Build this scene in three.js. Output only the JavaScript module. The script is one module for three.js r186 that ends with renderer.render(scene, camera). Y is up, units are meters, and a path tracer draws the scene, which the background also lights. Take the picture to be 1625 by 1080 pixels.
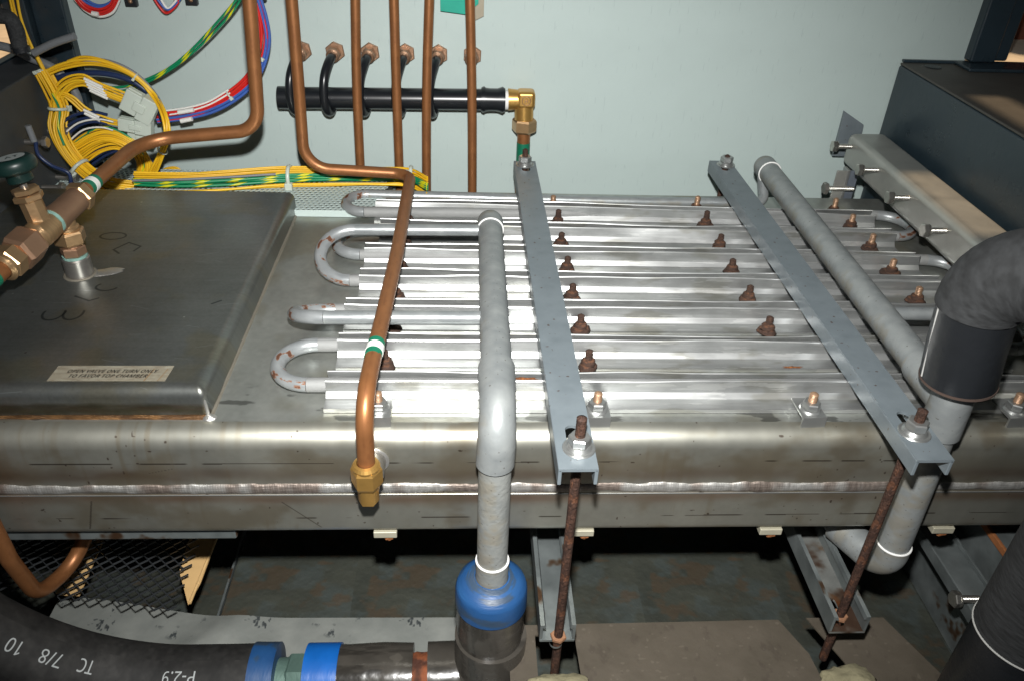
import * as THREE from 'three';
import { mergeGeometries, mergeVertices } from 'three/addons/utils/BufferGeometryUtils.js';
import { RoundedBoxGeometry } from 'three/addons/geometries/RoundedBoxGeometry.js';

// ------------------------------------------------------------------ camera, light, exposure
const scene = new THREE.Scene();
scene.background = new THREE.Color().setRGB(0.055, 0.06, 0.066);
const camera = new THREE.PerspectiveCamera(45.9, 1024 / 680, 0.05, 30);
camera.position.set(-0.0462, 0.5134, 0.6079);
camera.rotation.set(THREE.MathUtils.degToRad(-33.456), THREE.MathUtils.degToRad(-3.947), THREE.MathUtils.degToRad(2.54), 'YXZ');
camera.updateMatrixWorld();
scene.add(camera);
const renderer = new THREE.WebGLRenderer({ antialias: true });
renderer.setSize(1024, 680);
renderer.toneMapping = THREE.LinearToneMapping;
renderer.toneMappingExposure = 1.0;
renderer.shadowMap.enabled = true;
// the camera's flash, a hand's breadth above the lens
const flash = new THREE.SpotLight(new THREE.Color().setRGB(1.0, 0.99, 0.965), 6.9, 0, 0.82, 1.0, 2);
flash.position.set(-0.047, 0.612, 0.545);
flash.target.position.set(0.0, 0.03, -0.2);
flash.castShadow = true; flash.shadow.radius = 0.7; flash.shadow.mapSize.set(2048, 2048); flash.shadow.bias = -0.0005;
flash.shadow.camera.near = 0.1; flash.shadow.camera.far = 4;
scene.add(flash, flash.target);
// low warm daylight that falls through slots in an added, unseen overhead panel
const sun = new THREE.DirectionalLight(new THREE.Color().setRGB(1.0, 0.72, 0.45), 3.6);
const SUN = new THREE.Vector3(-0.12, 0.95, -0.16).normalize();
sun.position.copy(SUN).multiplyScalar(4); sun.castShadow = true; sun.shadow.radius = 4; sun.shadow.mapSize.set(2048, 2048);
Object.assign(sun.shadow.camera, { left: -2, right: 2, top: 2, bottom: -2, near: 0.5, far: 9 });
scene.add(sun, sun.target);

// ------------------------------------------------------------------ helpers
const V = (x, y, z) => new THREE.Vector3(x, y, z);
const A3 = (a) => V(a[0], a[1], a[2]);
let seed = 7;
const rnd = () => { seed = (seed * 16807) % 2147483647; return (seed - 1) / 2147483646; };
const jit = (a) => (rnd() * 2 - 1) * a;
const hash = (x, y) => { let h = (x * 374761393 + y * 668265263) | 0; h = Math.imul(h ^ (h >>> 13), 1274126177); return ((h ^ (h >>> 16)) >>> 0) / 4294967295; };
function vnoise(x, y, px = 0, py = 0) {                         // value noise, periodic if px, py are given
  const xi = Math.floor(x), yi = Math.floor(y), fx = x - xi, fy = y - yi, w = (i, p) => (p ? ((i % p) + p) % p : i);
  const sx = fx * fx * (3 - 2 * fx), sy = fy * fy * (3 - 2 * fy), a = w(xi, px), b = w(xi + 1, px), c = w(yi, py), d = w(yi + 1, py);
  return (hash(a, c) * (1 - sx) + hash(b, c) * sx) * (1 - sy) + (hash(a, d) * (1 - sx) + hash(b, d) * sx) * sy;
}
const fbm = (x, y, o = 4) => { let s = 0, a = 0.5, t = 0; for (let i = 0; i < o; i++) { s += a * vnoise(x + i * 17.3, y + i * 9.1); t += a; a *= 0.5; x *= 2; y *= 2; } return s / t; };
const fbmP = (x, y, p, q, o = 4) => { let s = 0, a = 0.5, t = 0; for (let i = 0; i < o; i++) { s += a * vnoise(x, y, p, q); t += a; a *= 0.5; x *= 2; y *= 2; p *= 2; q *= 2; } return s / t; };
const ss = (a, b, x) => { const t = Math.min(1, Math.max(0, (x - a) / (b - a))); return t * t * (3 - 2 * t); };
function tex(w, h, fn, srgb, rx = 1, ry = 1) {                    // fn(u, v) -> [r, g, b] 0..1
  const d = new Uint8Array(w * h * 4);
  for (let j = 0; j < h; j++) for (let i = 0; i < w; i++) {
    const c = fn((i + 0.5) / w, (j + 0.5) / h), k = (j * w + i) * 4;
    for (let n = 0; n < 3; n++) d[k + n] = Math.max(0, Math.min(255, Math.round((c.length ? c[n] : c) * 255)));
    d[k + 3] = 255;
  }
  const t = new THREE.DataTexture(d, w, h);
  t.wrapS = t.wrapT = THREE.RepeatWrapping; t.magFilter = THREE.LinearFilter; t.minFilter = THREE.LinearMipmapLinearFilter; t.generateMipmaps = true;
  if (srgb) t.colorSpace = THREE.SRGBColorSpace;
  t.repeat.set(rx, ry); t.needsUpdate = true;
  return t;
}
function canvasTex(w, h, draw) {
  const c = document.createElement('canvas'); c.width = w; c.height = h;
  draw(c.getContext('2d'), w, h);
  const t = new THREE.CanvasTexture(c); t.colorSpace = THREE.SRGBColorSpace; t.magFilter = THREE.LinearFilter; return t;
}
const lerp3 = (a, b, t) => a.map((x, i) => x + (b[i] - x) * t);

const used = new Map();
const numbered = (n) => { const k = used.get(n) ?? 0; used.set(n, k + 1); return k ? n + '_' + String(k).padStart(3, '0') : n; };
function put(parent, name, geo, mat, label) {
  const m = new THREE.Mesh(geo, mat); m.name = name; m.castShadow = m.receiveShadow = true;
  if (label) m.userData.label = label;
  parent.add(m); return m;
}
function thing(name, label, category, group) {
  const o = new THREE.Group(); o.name = numbered(name); o.userData = { label, category }; if (group) o.userData.group = group;
  scene.add(o); return o;
}
function settle(o) {                                              // moves a thing's origin to its base
  const b = new THREE.Box3().setFromObject(o), c = b.getCenter(V(0, 0, 0)); c.y = b.min.y;
  for (const ch of o.children) ch.position.sub(c);
  o.position.add(c); return o;
}
function structure(name, geo, mat) { const m = put(scene, numbered(name), geo, mat); m.userData.kind = 'structure'; return m; }

function uvBox(g, s = 1) {                                        // uv in units of s metres, by the way a face points
  g = g.index ? g.toNonIndexed() : g; const p = g.attributes.position, n = p.count, uv = new Float32Array(n * 2), a = V(0, 0, 0), b = V(0, 0, 0), c = V(0, 0, 0);
  for (let i = 0; i < n; i += 3) {
    a.fromBufferAttribute(p, i); b.fromBufferAttribute(p, i + 1); c.fromBufferAttribute(p, i + 2);
    const nn = b.clone().sub(a).cross(c.clone().sub(a)), x = Math.abs(nn.x), y = Math.abs(nn.y), z = Math.abs(nn.z);
    [a, b, c].forEach((q, k) => { const [u, v] = x > y && x > z ? [q.z, q.y] : y > z ? [q.x, q.z] : [q.x, q.y]; uv[(i + k) * 2] = u / s; uv[(i + k) * 2 + 1] = v / s; });
  }
  g.setAttribute('uv', new THREE.BufferAttribute(uv, 2)); return g;
}
const flat = (g) => { g = g.index ? g.toNonIndexed() : g; g.computeVertexNormals(); return g; };
const box = (x0, x1, y0, y1, z0, z1, r = 0.0012) => { const g = uvBox(new RoundedBoxGeometry(x1 - x0, y1 - y0, z1 - z0, 2, Math.min(r, (x1 - x0) * 0.49, (y1 - y0) * 0.49, (z1 - z0) * 0.49)).translate((x0 + x1) / 2, (y0 + y1) / 2, (z0 + z1) / 2), 0.2); return g; };
// a path with rounded corners -> dense list of points
function rounded(pts, rad, step = 0.006) {
  const P = pts.map((p) => (p.isVector3 ? p : A3(p))), out = [P[0].clone()];
  const line = (a, b) => { const n = Math.max(1, Math.ceil(a.distanceTo(b) / 0.03)); for (let i = 1; i <= n; i++) out.push(a.clone().lerp(b, i / n)); };
  for (let i = 1; i < P.length - 1; i++) {
    const d1 = P[i].clone().sub(P[i - 1]), d2 = P[i + 1].clone().sub(P[i]), l1 = d1.length(), l2 = d2.length(); d1.normalize(); d2.normalize();
    const th = Math.acos(Math.max(-1, Math.min(1, d1.dot(d2)))); if (th < 0.01) { line(out[out.length - 1], P[i]); continue; }
    let r = Array.isArray(rad) ? rad[i - 1] : rad, t = r * Math.tan(th / 2); const lim = Math.min(l1 * (i === 1 ? 0.98 : 0.499), l2 * (i === P.length - 2 ? 0.98 : 0.499)); if (t > lim) { t = lim; r = t / Math.tan(th / 2); }
    const a = P[i].clone().addScaledVector(d1, -t), n = d2.clone().addScaledVector(d1, -d1.dot(d2)).normalize();
    line(out[out.length - 1], a);
    const k = Math.max(3, Math.ceil(th / 0.16));
    for (let j = 1; j <= k; j++) { const f = (th * j) / k; out.push(a.clone().addScaledVector(d1, r * Math.sin(f)).addScaledVector(n, r * (1 - Math.cos(f)))); }
  }
  line(out[out.length - 1], P[P.length - 1]);
  return out.filter((p, i) => !i || p.distanceTo(out[i - 1]) > 1e-5);
}
const smooth = (pts, n = 40) => new THREE.CatmullRomCurve3(pts.map((p) => (p.isVector3 ? p : A3(p))), false, 'centripetal').getPoints(n);
// a round tube along dense points; r may be a function of (0..1, length)
function sweep(pts, r, seg = 16, cap = true, uvs = 0.1) {
  const n = pts.length, T = pts.map((p, i) => pts[Math.min(n - 1, i + 1)].clone().sub(pts[Math.max(0, i - 1)]).normalize());
  let N = Math.abs(T[0].y) < 0.9 ? V(0, 1, 0) : V(1, 0, 0); N.addScaledVector(T[0], -N.dot(T[0])).normalize();
  const pos = [], nor = [], uv = [], idx = []; let L = 0, tot = 0;
  for (let i = 1; i < n; i++) tot += pts[i].distanceTo(pts[i - 1]);
  const fr = [];
  for (let i = 0; i < n; i++) {
    if (i) { L += pts[i].distanceTo(pts[i - 1]); N = N.clone().addScaledVector(T[i], -N.dot(T[i])).normalize(); }
    const B = T[i].clone().cross(N), rr = typeof r === 'function' ? r(L / tot, L) : r; fr.push([N, B, rr]);
    for (let j = 0; j <= seg; j++) { const a = (j / seg) * 2 * Math.PI, d = N.clone().multiplyScalar(Math.cos(a)).addScaledVector(B, Math.sin(a)); pos.push(pts[i].x + d.x * rr, pts[i].y + d.y * rr, pts[i].z + d.z * rr); nor.push(d.x, d.y, d.z); uv.push(L / uvs, j / seg); }
    if (i) for (let j = 0; j < seg; j++) { const a = (i - 1) * (seg + 1) + j, b = a + seg + 1; idx.push(a, a + 1, b, b, a + 1, b + 1); }
  }
  if (cap) for (const [i, s] of [[0, -1], [n - 1, 1]]) {
    const [N0, B0, rr] = fr[i], t = T[i].clone().multiplyScalar(s), c = pos.length / 3;
    pos.push(...pts[i]); nor.push(...t); uv.push(0, 0);
    for (let j = 0; j <= seg; j++) { const a = (j / seg) * 2 * Math.PI, d = N0.clone().multiplyScalar(Math.cos(a) * rr).addScaledVector(B0, Math.sin(a) * rr); pos.push(pts[i].x + d.x, pts[i].y + d.y, pts[i].z + d.z); nor.push(...t); uv.push(Math.cos(a) * 0.1, Math.sin(a) * 0.1); }
    for (let j = 0; j < seg; j++) s > 0 ? idx.push(c, c + 1 + j, c + 2 + j) : idx.push(c, c + 2 + j, c + 1 + j);
  }
  const g = new THREE.BufferGeometry(); g.setAttribute('position', new THREE.Float32BufferAttribute(pos, 3)); g.setAttribute('normal', new THREE.Float32BufferAttribute(nor, 3)); g.setAttribute('uv', new THREE.Float32BufferAttribute(uv, 2)); g.setIndex(idx); return g;
}
const rod = (a, b, r, seg = 16) => sweep([A3(a), A3(a).lerp(A3(b), 0.5), A3(b)], r, seg);
function along(g, at, dir) { const q = new THREE.Quaternion().setFromUnitVectors(V(0, 1, 0), (dir.isVector3 ? dir : A3(dir)).clone().normalize()), p = at.isVector3 ? at : A3(at); return g.applyMatrix4(new THREE.Matrix4().compose(p, q, V(1, 1, 1))); }
const lathe = (prof, seg = 28) => { const g = new THREE.LatheGeometry(prof.map(([r, y]) => new THREE.Vector2(r, y)), seg); return g; };
const turned = (prof, seg = 28) => flat2(prof, seg);
function flat2(prof, seg) {                                       // turned piece with crisp steps: every band gets its own vertices
  const gs = []; for (let i = 0; i < prof.length - 1; i++) gs.push(new THREE.LatheGeometry([prof[i], prof[i + 1]].map(([r, y]) => new THREE.Vector2(Math.max(r, 1e-5), y)), seg));
  return mergeGeometries(gs);
}
const hex = (r, h, c = 0.12, spin = 0) => flat(lathe([[1e-5, 0], [r * (1 - c), 0], [r, h * 0.14], [r, h * 0.86], [r * (1 - c), h], [1e-5, h]], 6)).rotateY(spin);
function thread(r, h, pitch = 0.0016) { const p = []; const n = Math.round(h / pitch); p.push([1e-5, 0], [r * 0.9, 0]); for (let i = 0; i < n; i++) p.push([r * 0.88, (i + 0.1) * pitch], [r, (i + 0.4) * pitch], [r, (i + 0.65) * pitch], [r * 0.88, (i + 0.95) * pitch]); p.push([r * 0.8, n * pitch], [r * 0.45, n * pitch + r * 0.3], [1e-5, n * pitch + r * 0.35]); return lathe(p, 14); }
const scaleUV = (g, a, b) => { const u = g.attributes.uv; for (let i = 0; i < u.count; i++) u.setXY(i, u.getX(i) * a, u.getY(i) * b); return g; };
function extrudeX(prof, x0, x1, uvs = 0.2) {                      // closed outline of [z, y] pairs, pushed along x, flat shaded
  const s = new THREE.Shape(prof.map(([z, y]) => new THREE.Vector2(z, y))), g = new THREE.ExtrudeGeometry(s, { depth: x1 - x0, bevelEnabled: false });
  g.applyMatrix4(new THREE.Matrix4().set(0, 0, 1, x0, 0, 1, 0, 0, 1, 0, 0, 0, 0, 0, 0, 1));
  const ix = g.index; if (!ix) { const p = g.attributes.position; for (let i = 0; i < p.count; i += 3) for (const k of ['position', 'normal', 'uv']) { const at = g.attributes[k], w = at.itemSize; for (let c = 0; c < w; c++) { const t = at.array[(i + 1) * w + c]; at.array[(i + 1) * w + c] = at.array[(i + 2) * w + c]; at.array[(i + 2) * w + c] = t; } } g.computeVertexNormals(); }
  return uvBox(g, uvs);
}
function extrudeZ(prof, z0, z1, bevel = 0, uvs = 0.2) {           // outline of [x, y] pairs, pushed along z
  const s = new THREE.Shape(prof.map(([x, y]) => new THREE.Vector2(x, y)));
  return uvBox(new THREE.ExtrudeGeometry(s, { depth: z1 - z0, bevelEnabled: bevel > 0, bevelSize: bevel, bevelThickness: bevel, bevelOffset: -bevel, bevelSegments: 2 }).translate(0, 0, z0), uvs);
}
function sheetY(prof, y0, y1, holes = []) {                       // outline of [x, z] pairs, a level sheet from y0 up to y1
  const s = new THREE.Shape(prof.map(([x, z]) => new THREE.Vector2(x, -z))); for (const h of holes) s.holes.push(new THREE.Path(h.map(([x, z]) => new THREE.Vector2(x, -z))));
  return uvBox(new THREE.ExtrudeGeometry(s, { depth: y1 - y0, bevelEnabled: false }).rotateX(-Math.PI / 2).translate(0, y0, 0), 0.2);
}

// ------------------------------------------------------------------ materials
const C = (r, g, b) => new THREE.Color().setRGB(r, g, b);
const mottle = tex(256, 256, (u, v) => { const n = 0.74 + 0.26 * fbmP(u * 8, v * 8, 8, 8, 5); return [n, n, n]; }, false);
const grain = tex(256, 256, (u, v) => { const n = fbmP(u * 24, v * 24, 24, 24, 4); return [n, n, n]; }, false);
const brushed = tex(512, 256, (u, v) => { const n = 0.5 * fbmP(u * 6, v * 64, 6, 64, 3) + 0.5 * fbmP(u * 10, v * 10, 10, 10, 3); return [n, n, n]; }, false);
const rough = (lo, hi, sx = 8) => tex(256, 256, (u, v) => { const n = lo + (hi - lo) * fbmP(u * sx, v * sx, sx, sx, 5); return [n, n, n]; }, false);
const rMid = rough(0.55, 1.0), rSteel = rough(0.6, 1.0, 12);
const M = {};
const std = (name, color, roughness, metalness, extra = {}) => (M[name] = Object.assign(new THREE.MeshPhysicalMaterial({ color, roughness, metalness, ...extra }), { name }));
const rustTex = tex(256, 256, (u, v) => { const n = fbmP(u * 10, v * 10, 10, 10, 5), m = fbmP(u * 5 + 3, v * 5, 5, 5, 3); return lerp3(lerp3([0.19, 0.135, 0.11], [0.37, 0.265, 0.21], n), [0.47, 0.31, 0.21], ss(0.56, 0.72, m) * 0.6); }, true);
const copperTex = tex(512, 256, (u, v) => { const n = fbmP(u * 12, v * 6, 12, 6, 5), s = fbmP(u * 3, v * 12, 3, 12, 3), d = ss(0.64, 0.78, fbmP(u * 20 + 5, v * 12, 20, 12, 3)); let c = lerp3([0.54, 0.36, 0.225], [0.69, 0.47, 0.295], n * 0.6 + s * 0.4); return lerp3(c, [0.40, 0.24, 0.15], d * 0.16); }, true);
const silverTex = tex(512, 256, (u, v) => { const n = fbmP(u * 10, v * 8, 10, 8, 5), m = fbmP(u * 4 + 2, v * 3, 4, 3, 4), sp = ss(0.86, 0.90, fbmP(u * 40, v * 28, 40, 28, 2)); let c = lerp3([0.58, 0.595, 0.60], [0.70, 0.71, 0.705], n); c = lerp3(c, [0.62, 0.58, 0.51], ss(0.56, 0.75, m) * 0.55); return lerp3(c, [0.32, 0.3, 0.28], sp * 0.5); }, true);
std('copper', C(0.92, 0.9, 0.88), 0.42, 0.55, { map: copperTex, bumpMap: grain, bumpScale: 0.0001 });
std('brass', C(0.62, 0.40, 0.21), 0.34, 0.8, { map: mottle, bumpMap: grain, bumpScale: 0.00012 });
std('brassDull', C(0.45, 0.27, 0.17), 0.42, 0.75, { map: mottle, bumpMap: grain, bumpScale: 0.00015 });
std('gold', C(0.72, 0.42, 0.12), 0.36, 0.8, { map: mottle });
std('silver', C(0.66, 0.675, 0.675), 0.48, 0.25, { map: silverTex, bumpMap: grain, bumpScale: 0.00025 });
std('silverTube', C(0.84, 0.86, 0.87), 0.36, 0.45, { map: silverTex, bumpMap: grain, bumpScale: 0.0001 });
std('barPaint', C(1, 1, 1), 0.45, 0.1, { map: tex(512, 512, (u, v) => { const n = fbmP(u * 14, v * 14, 14, 14, 4), chip = ss(0.83, 0.86, fbmP(u * 34, v * 34, 34, 34, 3)); return lerp3(lerp3([0.395, 0.43, 0.45], [0.45, 0.485, 0.505], n), [0.26, 0.2, 0.17], chip * 0.8); }, true), bumpMap: grain, bumpScale: 0.0002 });
std('zinc', C(0.46, 0.47, 0.46), 0.36, 0.8, { map: mottle });
std('boltSteel', C(0.42, 0.40, 0.37), 0.34, 0.85, { map: mottle });
std('rust', C(1, 1, 1), 0.85, 0.15, { map: rustTex, bumpMap: grain, bumpScale: 0.0012 });
std('rustRod', C(0.98, 0.92, 0.92), 0.72, 0.25, { map: rustTex, bumpMap: grain, bumpScale: 0.0016 });
std('copperStud', C(0.48, 0.30, 0.19), 0.45, 0.6, { map: mottle, bumpMap: grain, bumpScale: 0.0003 });
std('rustScale', C(1, 1, 1), 0.9, 0.0, { map: tex(256, 256, (u, v) => lerp3([0.30, 0.17, 0.09], [0.62, 0.38, 0.17], fbmP(u * 20, v * 20, 20, 20, 4)), true), bumpMap: grain, bumpScale: 0.001 });
std('orangeRust', C(0.34, 0.125, 0.04), 0.85, 0.0, { map: mottle, bumpMap: grain, bumpScale: 0.0008 });
std('blackHose', C(0.012, 0.014, 0.017), 0.28, 0.0, { map: mottle });
std('blackTape', C(0.016, 0.018, 0.021), 0.38, 0.0, { map: mottle, bumpMap: grain, bumpScale: 0.0004 });
std('foamBlack', C(0.036, 0.038, 0.04), 0.85, 0.0, { map: tex(256, 256, (u, v) => { const n = fbmP(u * 60, v * 30, 60, 30, 3), m = fbmP(u * 6, v * 6, 6, 6, 3), k = 0.1 + 0.9 * n + 0.35 * m; return [k, k, k]; }, false), bumpMap: grain, bumpScale: 0.0008 });
std('blueTape', C(1, 1, 1), 0.45, 0.0, { map: tex(256, 256, (u, v) => { const n = fbmP(u * 6, v * 6, 6, 6, 5), g = ss(0.48, 0.62, fbmP(u * 5 + 2, v * 8, 5, 8, 4)); return lerp3(lerp3([0.10, 0.25, 0.43], [0.17, 0.35, 0.55], n), [0.21, 0.26, 0.32], g * 0.8); }, true), bumpMap: grain, bumpScale: 0.0003 });
std('paleWrap', C(0.45, 0.45, 0.43), 0.6, 0.0, {});
std('darkBlue', C(0.024, 0.040, 0.052), 0.42, 0.0, { map: mottle, bumpMap: grain, bumpScale: 0.0002, roughnessMap: rMid });
std('darkGrey', C(0.05, 0.056, 0.06), 0.6, 0.0, { map: mottle, bumpMap: grain, bumpScale: 0.0002 });
std('wallPaint', C(0.475, 0.565, 0.545), 0.42, 0.0, { map: tex(512, 512, (u, v) => { const n = fbmP(u * 5, v * 5, 5, 5, 4), f = fbmP(u * 60, v * 60, 60, 60, 2), sc = ss(0.80, 0.83, fbmP(u * 90, v * 7, 90, 7, 3)); const k = 0.95 + 0.05 * n; return [k - sc * 0.12 + 0.01 * f, k - sc * 0.11 + 0.01 * f, k - sc * 0.1 + 0.008 * f]; }, false), bumpMap: rough(0, 1, 40), bumpScale: 0.00012 });
std('yellowWire', C(0.86, 0.52, 0.02), 0.4, 0.0, {});
std('amberWire', C(0.74, 0.42, 0.012), 0.4, 0.0, {});
std('redWire', C(0.62, 0.02, 0.015), 0.4, 0.0, {});
std('blueWire', C(0.05, 0.12, 0.42), 0.4, 0.0, {});
std('navyWire', C(0.015, 0.03, 0.09), 0.35, 0.0, {});
std('greyWire', C(0.18, 0.19, 0.2), 0.45, 0.0, {});
std('greenWire', C(1, 1, 1), 0.4, 0.0, { map: tex(256, 64, (u, v) => { const t = ((u + v) % 1 + 1) % 1; return t < 0.26 ? [0.80, 0.78, 0.08] : [0.03, 0.50, 0.33]; }, true) });
std('nylon', C(0.72, 0.79, 0.71), 0.35, 0.0, { transmission: 0.3, thickness: 0 });
std('whiteLabel', C(0.78, 0.78, 0.74), 0.5, 0.0, {});
std('greenBand', C(0.005, 0.17, 0.09), 0.45, 0.0, { map: mottle });
std('handwheel', C(0.006, 0.022, 0.019), 0.38, 0.0, {});
std('verdigris', C(0.24, 0.42, 0.37), 0.8, 0.1, { map: mottle, bumpMap: grain, bumpScale: 0.0008 });
std('greenUnion', C(0.12, 0.2, 0.17), 0.6, 0.3, { map: mottle, bumpMap: grain, bumpScale: 0.0006 });
std('white', C(0.8, 0.8, 0.78), 0.6, 0.0, {});
std('teal', C(0.02, 0.42, 0.30), 0.7, 0.0, { map: mottle });
std('card', C(0.42, 0.37, 0.28), 0.8, 0.0, { map: mottle });
std('tan', C(0.80, 0.52, 0.23), 0.5, 0.0, { map: mottle });  // warm sunlight put into the colour of the patches below the tank
std('meshSteel', C(0.05, 0.055, 0.06), 0.45, 0.4, {});
std('brownPanel', C(0.16, 0.045, 0.02), 0.8, 0.0, { map: mottle });
std('outdoor', C(0.7, 0.62, 0.5), 0.9, 0.0, { map: mottle });
std('foamSpray', C(0.27, 0.245, 0.15), 0.9, 0.0, { map: mottle, bumpMap: grain, bumpScale: 0.001 });
std('channel', C(0.34, 0.36, 0.36), 0.42, 0.5, { map: tex(256, 256, (u, v) => { const n = fbmP(u * 8, v * 8, 8, 8, 4), r = ss(0.62, 0.74, fbmP(u * 6 + 3, v * 6, 6, 6, 4)); return lerp3([0.62 + 0.3 * n, 0.64 + 0.3 * n, 0.64 + 0.3 * n], [0.42, 0.24, 0.12], r * 0.8); }, true), bumpMap: grain, bumpScale: 0.0003 });
std('beamSteel', C(0.42, 0.42, 0.39), 0.46, 0.55, { map: mottle, roughnessMap: rSteel, bumpMap: brushed, bumpScale: 0.0001 });
std('weld', C(0.95, 0.95, 0.95), 0.46, 0.6, { map: tex(1024, 32, (u, v) => { const n = fbmP(u * 120, v * 3, 120, 3, 3), a = fbmP(u * 14, 0, 14, 1, 4), b = ss(0.30, 0.75, a + 0.25 * (Math.abs(v - 0.5) - 0.25)); return lerp3(lerp3([0.58, 0.575, 0.56], [0.76, 0.755, 0.74], n), lerp3([0.36, 0.31, 0.28], [0.56, 0.50, 0.46], n), b * 0.8); }, true), bumpMap: grain, bumpScale: 0.0004 });
std('weldBright', C(0.68, 0.67, 0.64), 0.3, 0.85, { bumpMap: grain, bumpScale: 0.0003 });
std('weldTint', C(1, 1, 1), 0.38, 0.7, { map: tex(512, 64, (u, v) => { const n = fbmP(u * 40, v * 3, 40, 3, 3), a = fbmP(u * 6, 0, 6, 1, 3); return lerp3(lerp3([0.26, 0.19, 0.14], [0.60, 0.44, 0.27], n), lerp3([0.42, 0.33, 0.33], [0.66, 0.62, 0.58], n), ss(0.42, 0.62, a)); }, true), bumpMap: grain, bumpScale: 0.0004 });
std('weldTan', C(0.29, 0.265, 0.215), 0.55, 0.5, { map: mottle, bumpMap: grain, bumpScale: 0.0005 });
std('silverWorn', C(0.66, 0.66, 0.635), 0.55, 0.15, { map: silverTex, bumpMap: grain, bumpScale: 0.0005 });
std('wetRubber', C(0.075, 0.068, 0.06), 0.34, 0.0, { map: tex(512, 256, (u, v) => { const n = fbmP(u * 8, v * 8, 8, 8, 5), s = ss(0.56, 0.7, fbmP(u * 5, v * 24, 5, 24, 4)), w = ss(0.70, 0.76, fbmP(u * 12 + 5, v * 10, 12, 10, 4)), k = 0.5 + 0.5 * n - 0.3 * s; return [k + w * 0.3, k + w * 0.3, k * 0.97 + w * 0.28]; }, false), roughnessMap: rough(0.45, 1.0, 6), bumpMap: rough(0, 1, 10), bumpScale: 0.0009 });
std('blueTapeBright', C(0.008, 0.13, 0.50), 0.36, 0.0, { map: mottle, bumpMap: grain, bumpScale: 0.0002 });
std('orangeRust2', C(1, 1, 1), 0.8, 0.1, { map: tex(256, 256, (u, v) => { const n = fbmP(u * 12, v * 12, 12, 12, 5); return lerp3([0.27, 0.15, 0.10], [0.52, 0.29, 0.17], ss(0.3, 0.7, n)); }, true), bumpMap: grain, bumpScale: 0.0015 });
std('rustDark', C(0.07, 0.045, 0.035), 0.85, 0.0, {});
std('clipYellow', C(0.55, 0.52, 0.40), 0.5, 0.3, { map: mottle });
std('boltBright', C(0.62, 0.60, 0.55), 0.28, 0.9, { map: mottle });
std('brownWire', C(0.12, 0.05, 0.035), 0.45, 0, {});
std('zincBlue', C(0.28, 0.32, 0.38), 0.35, 0.6, { map: mottle });
std('dusty', C(0.085, 0.08, 0.07), 0.6, 0, { map: mottle, bumpMap: grain, bumpScale: 0.0003 });
std('tubeDarkGrey', C(0.30, 0.305, 0.30), 0.7, 0.2, { map: mottle, bumpMap: grain, bumpScale: 0.0003 });  // darker, rougher grey for the long straight tubes
std('holeShade', C(0.02, 0.022, 0.022), 0.9, 0, {});  // near-black that stands in for shade below the shelf holes
std('channelRusty', C(0.40, 0.40, 0.39), 0.5, 0.35, { map: tex(512, 512, (u, v) => { const n = fbmP(u * 8, v * 8, 8, 8, 4), m = fbmP(u * 4 + 1, v * 4, 4, 4, 5), r = ss(0.44, 0.6, m), o = ss(0.55, 0.66, fbmP(u * 7 + 5, v * 7, 7, 7, 4)); return lerp3(lerp3([0.60 + 0.25 * n, 0.61 + 0.25 * n, 0.60 + 0.25 * n], [0.34, 0.22, 0.15], r * 0.85), [0.60, 0.33, 0.13], o * r * 0.7); }, true), bumpMap: grain, bumpScale: 0.0005 });
std('rustNut', C(0.34, 0.17, 0.09), 0.75, 0.2, { map: mottle, bumpMap: grain, bumpScale: 0.0006 });

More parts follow.
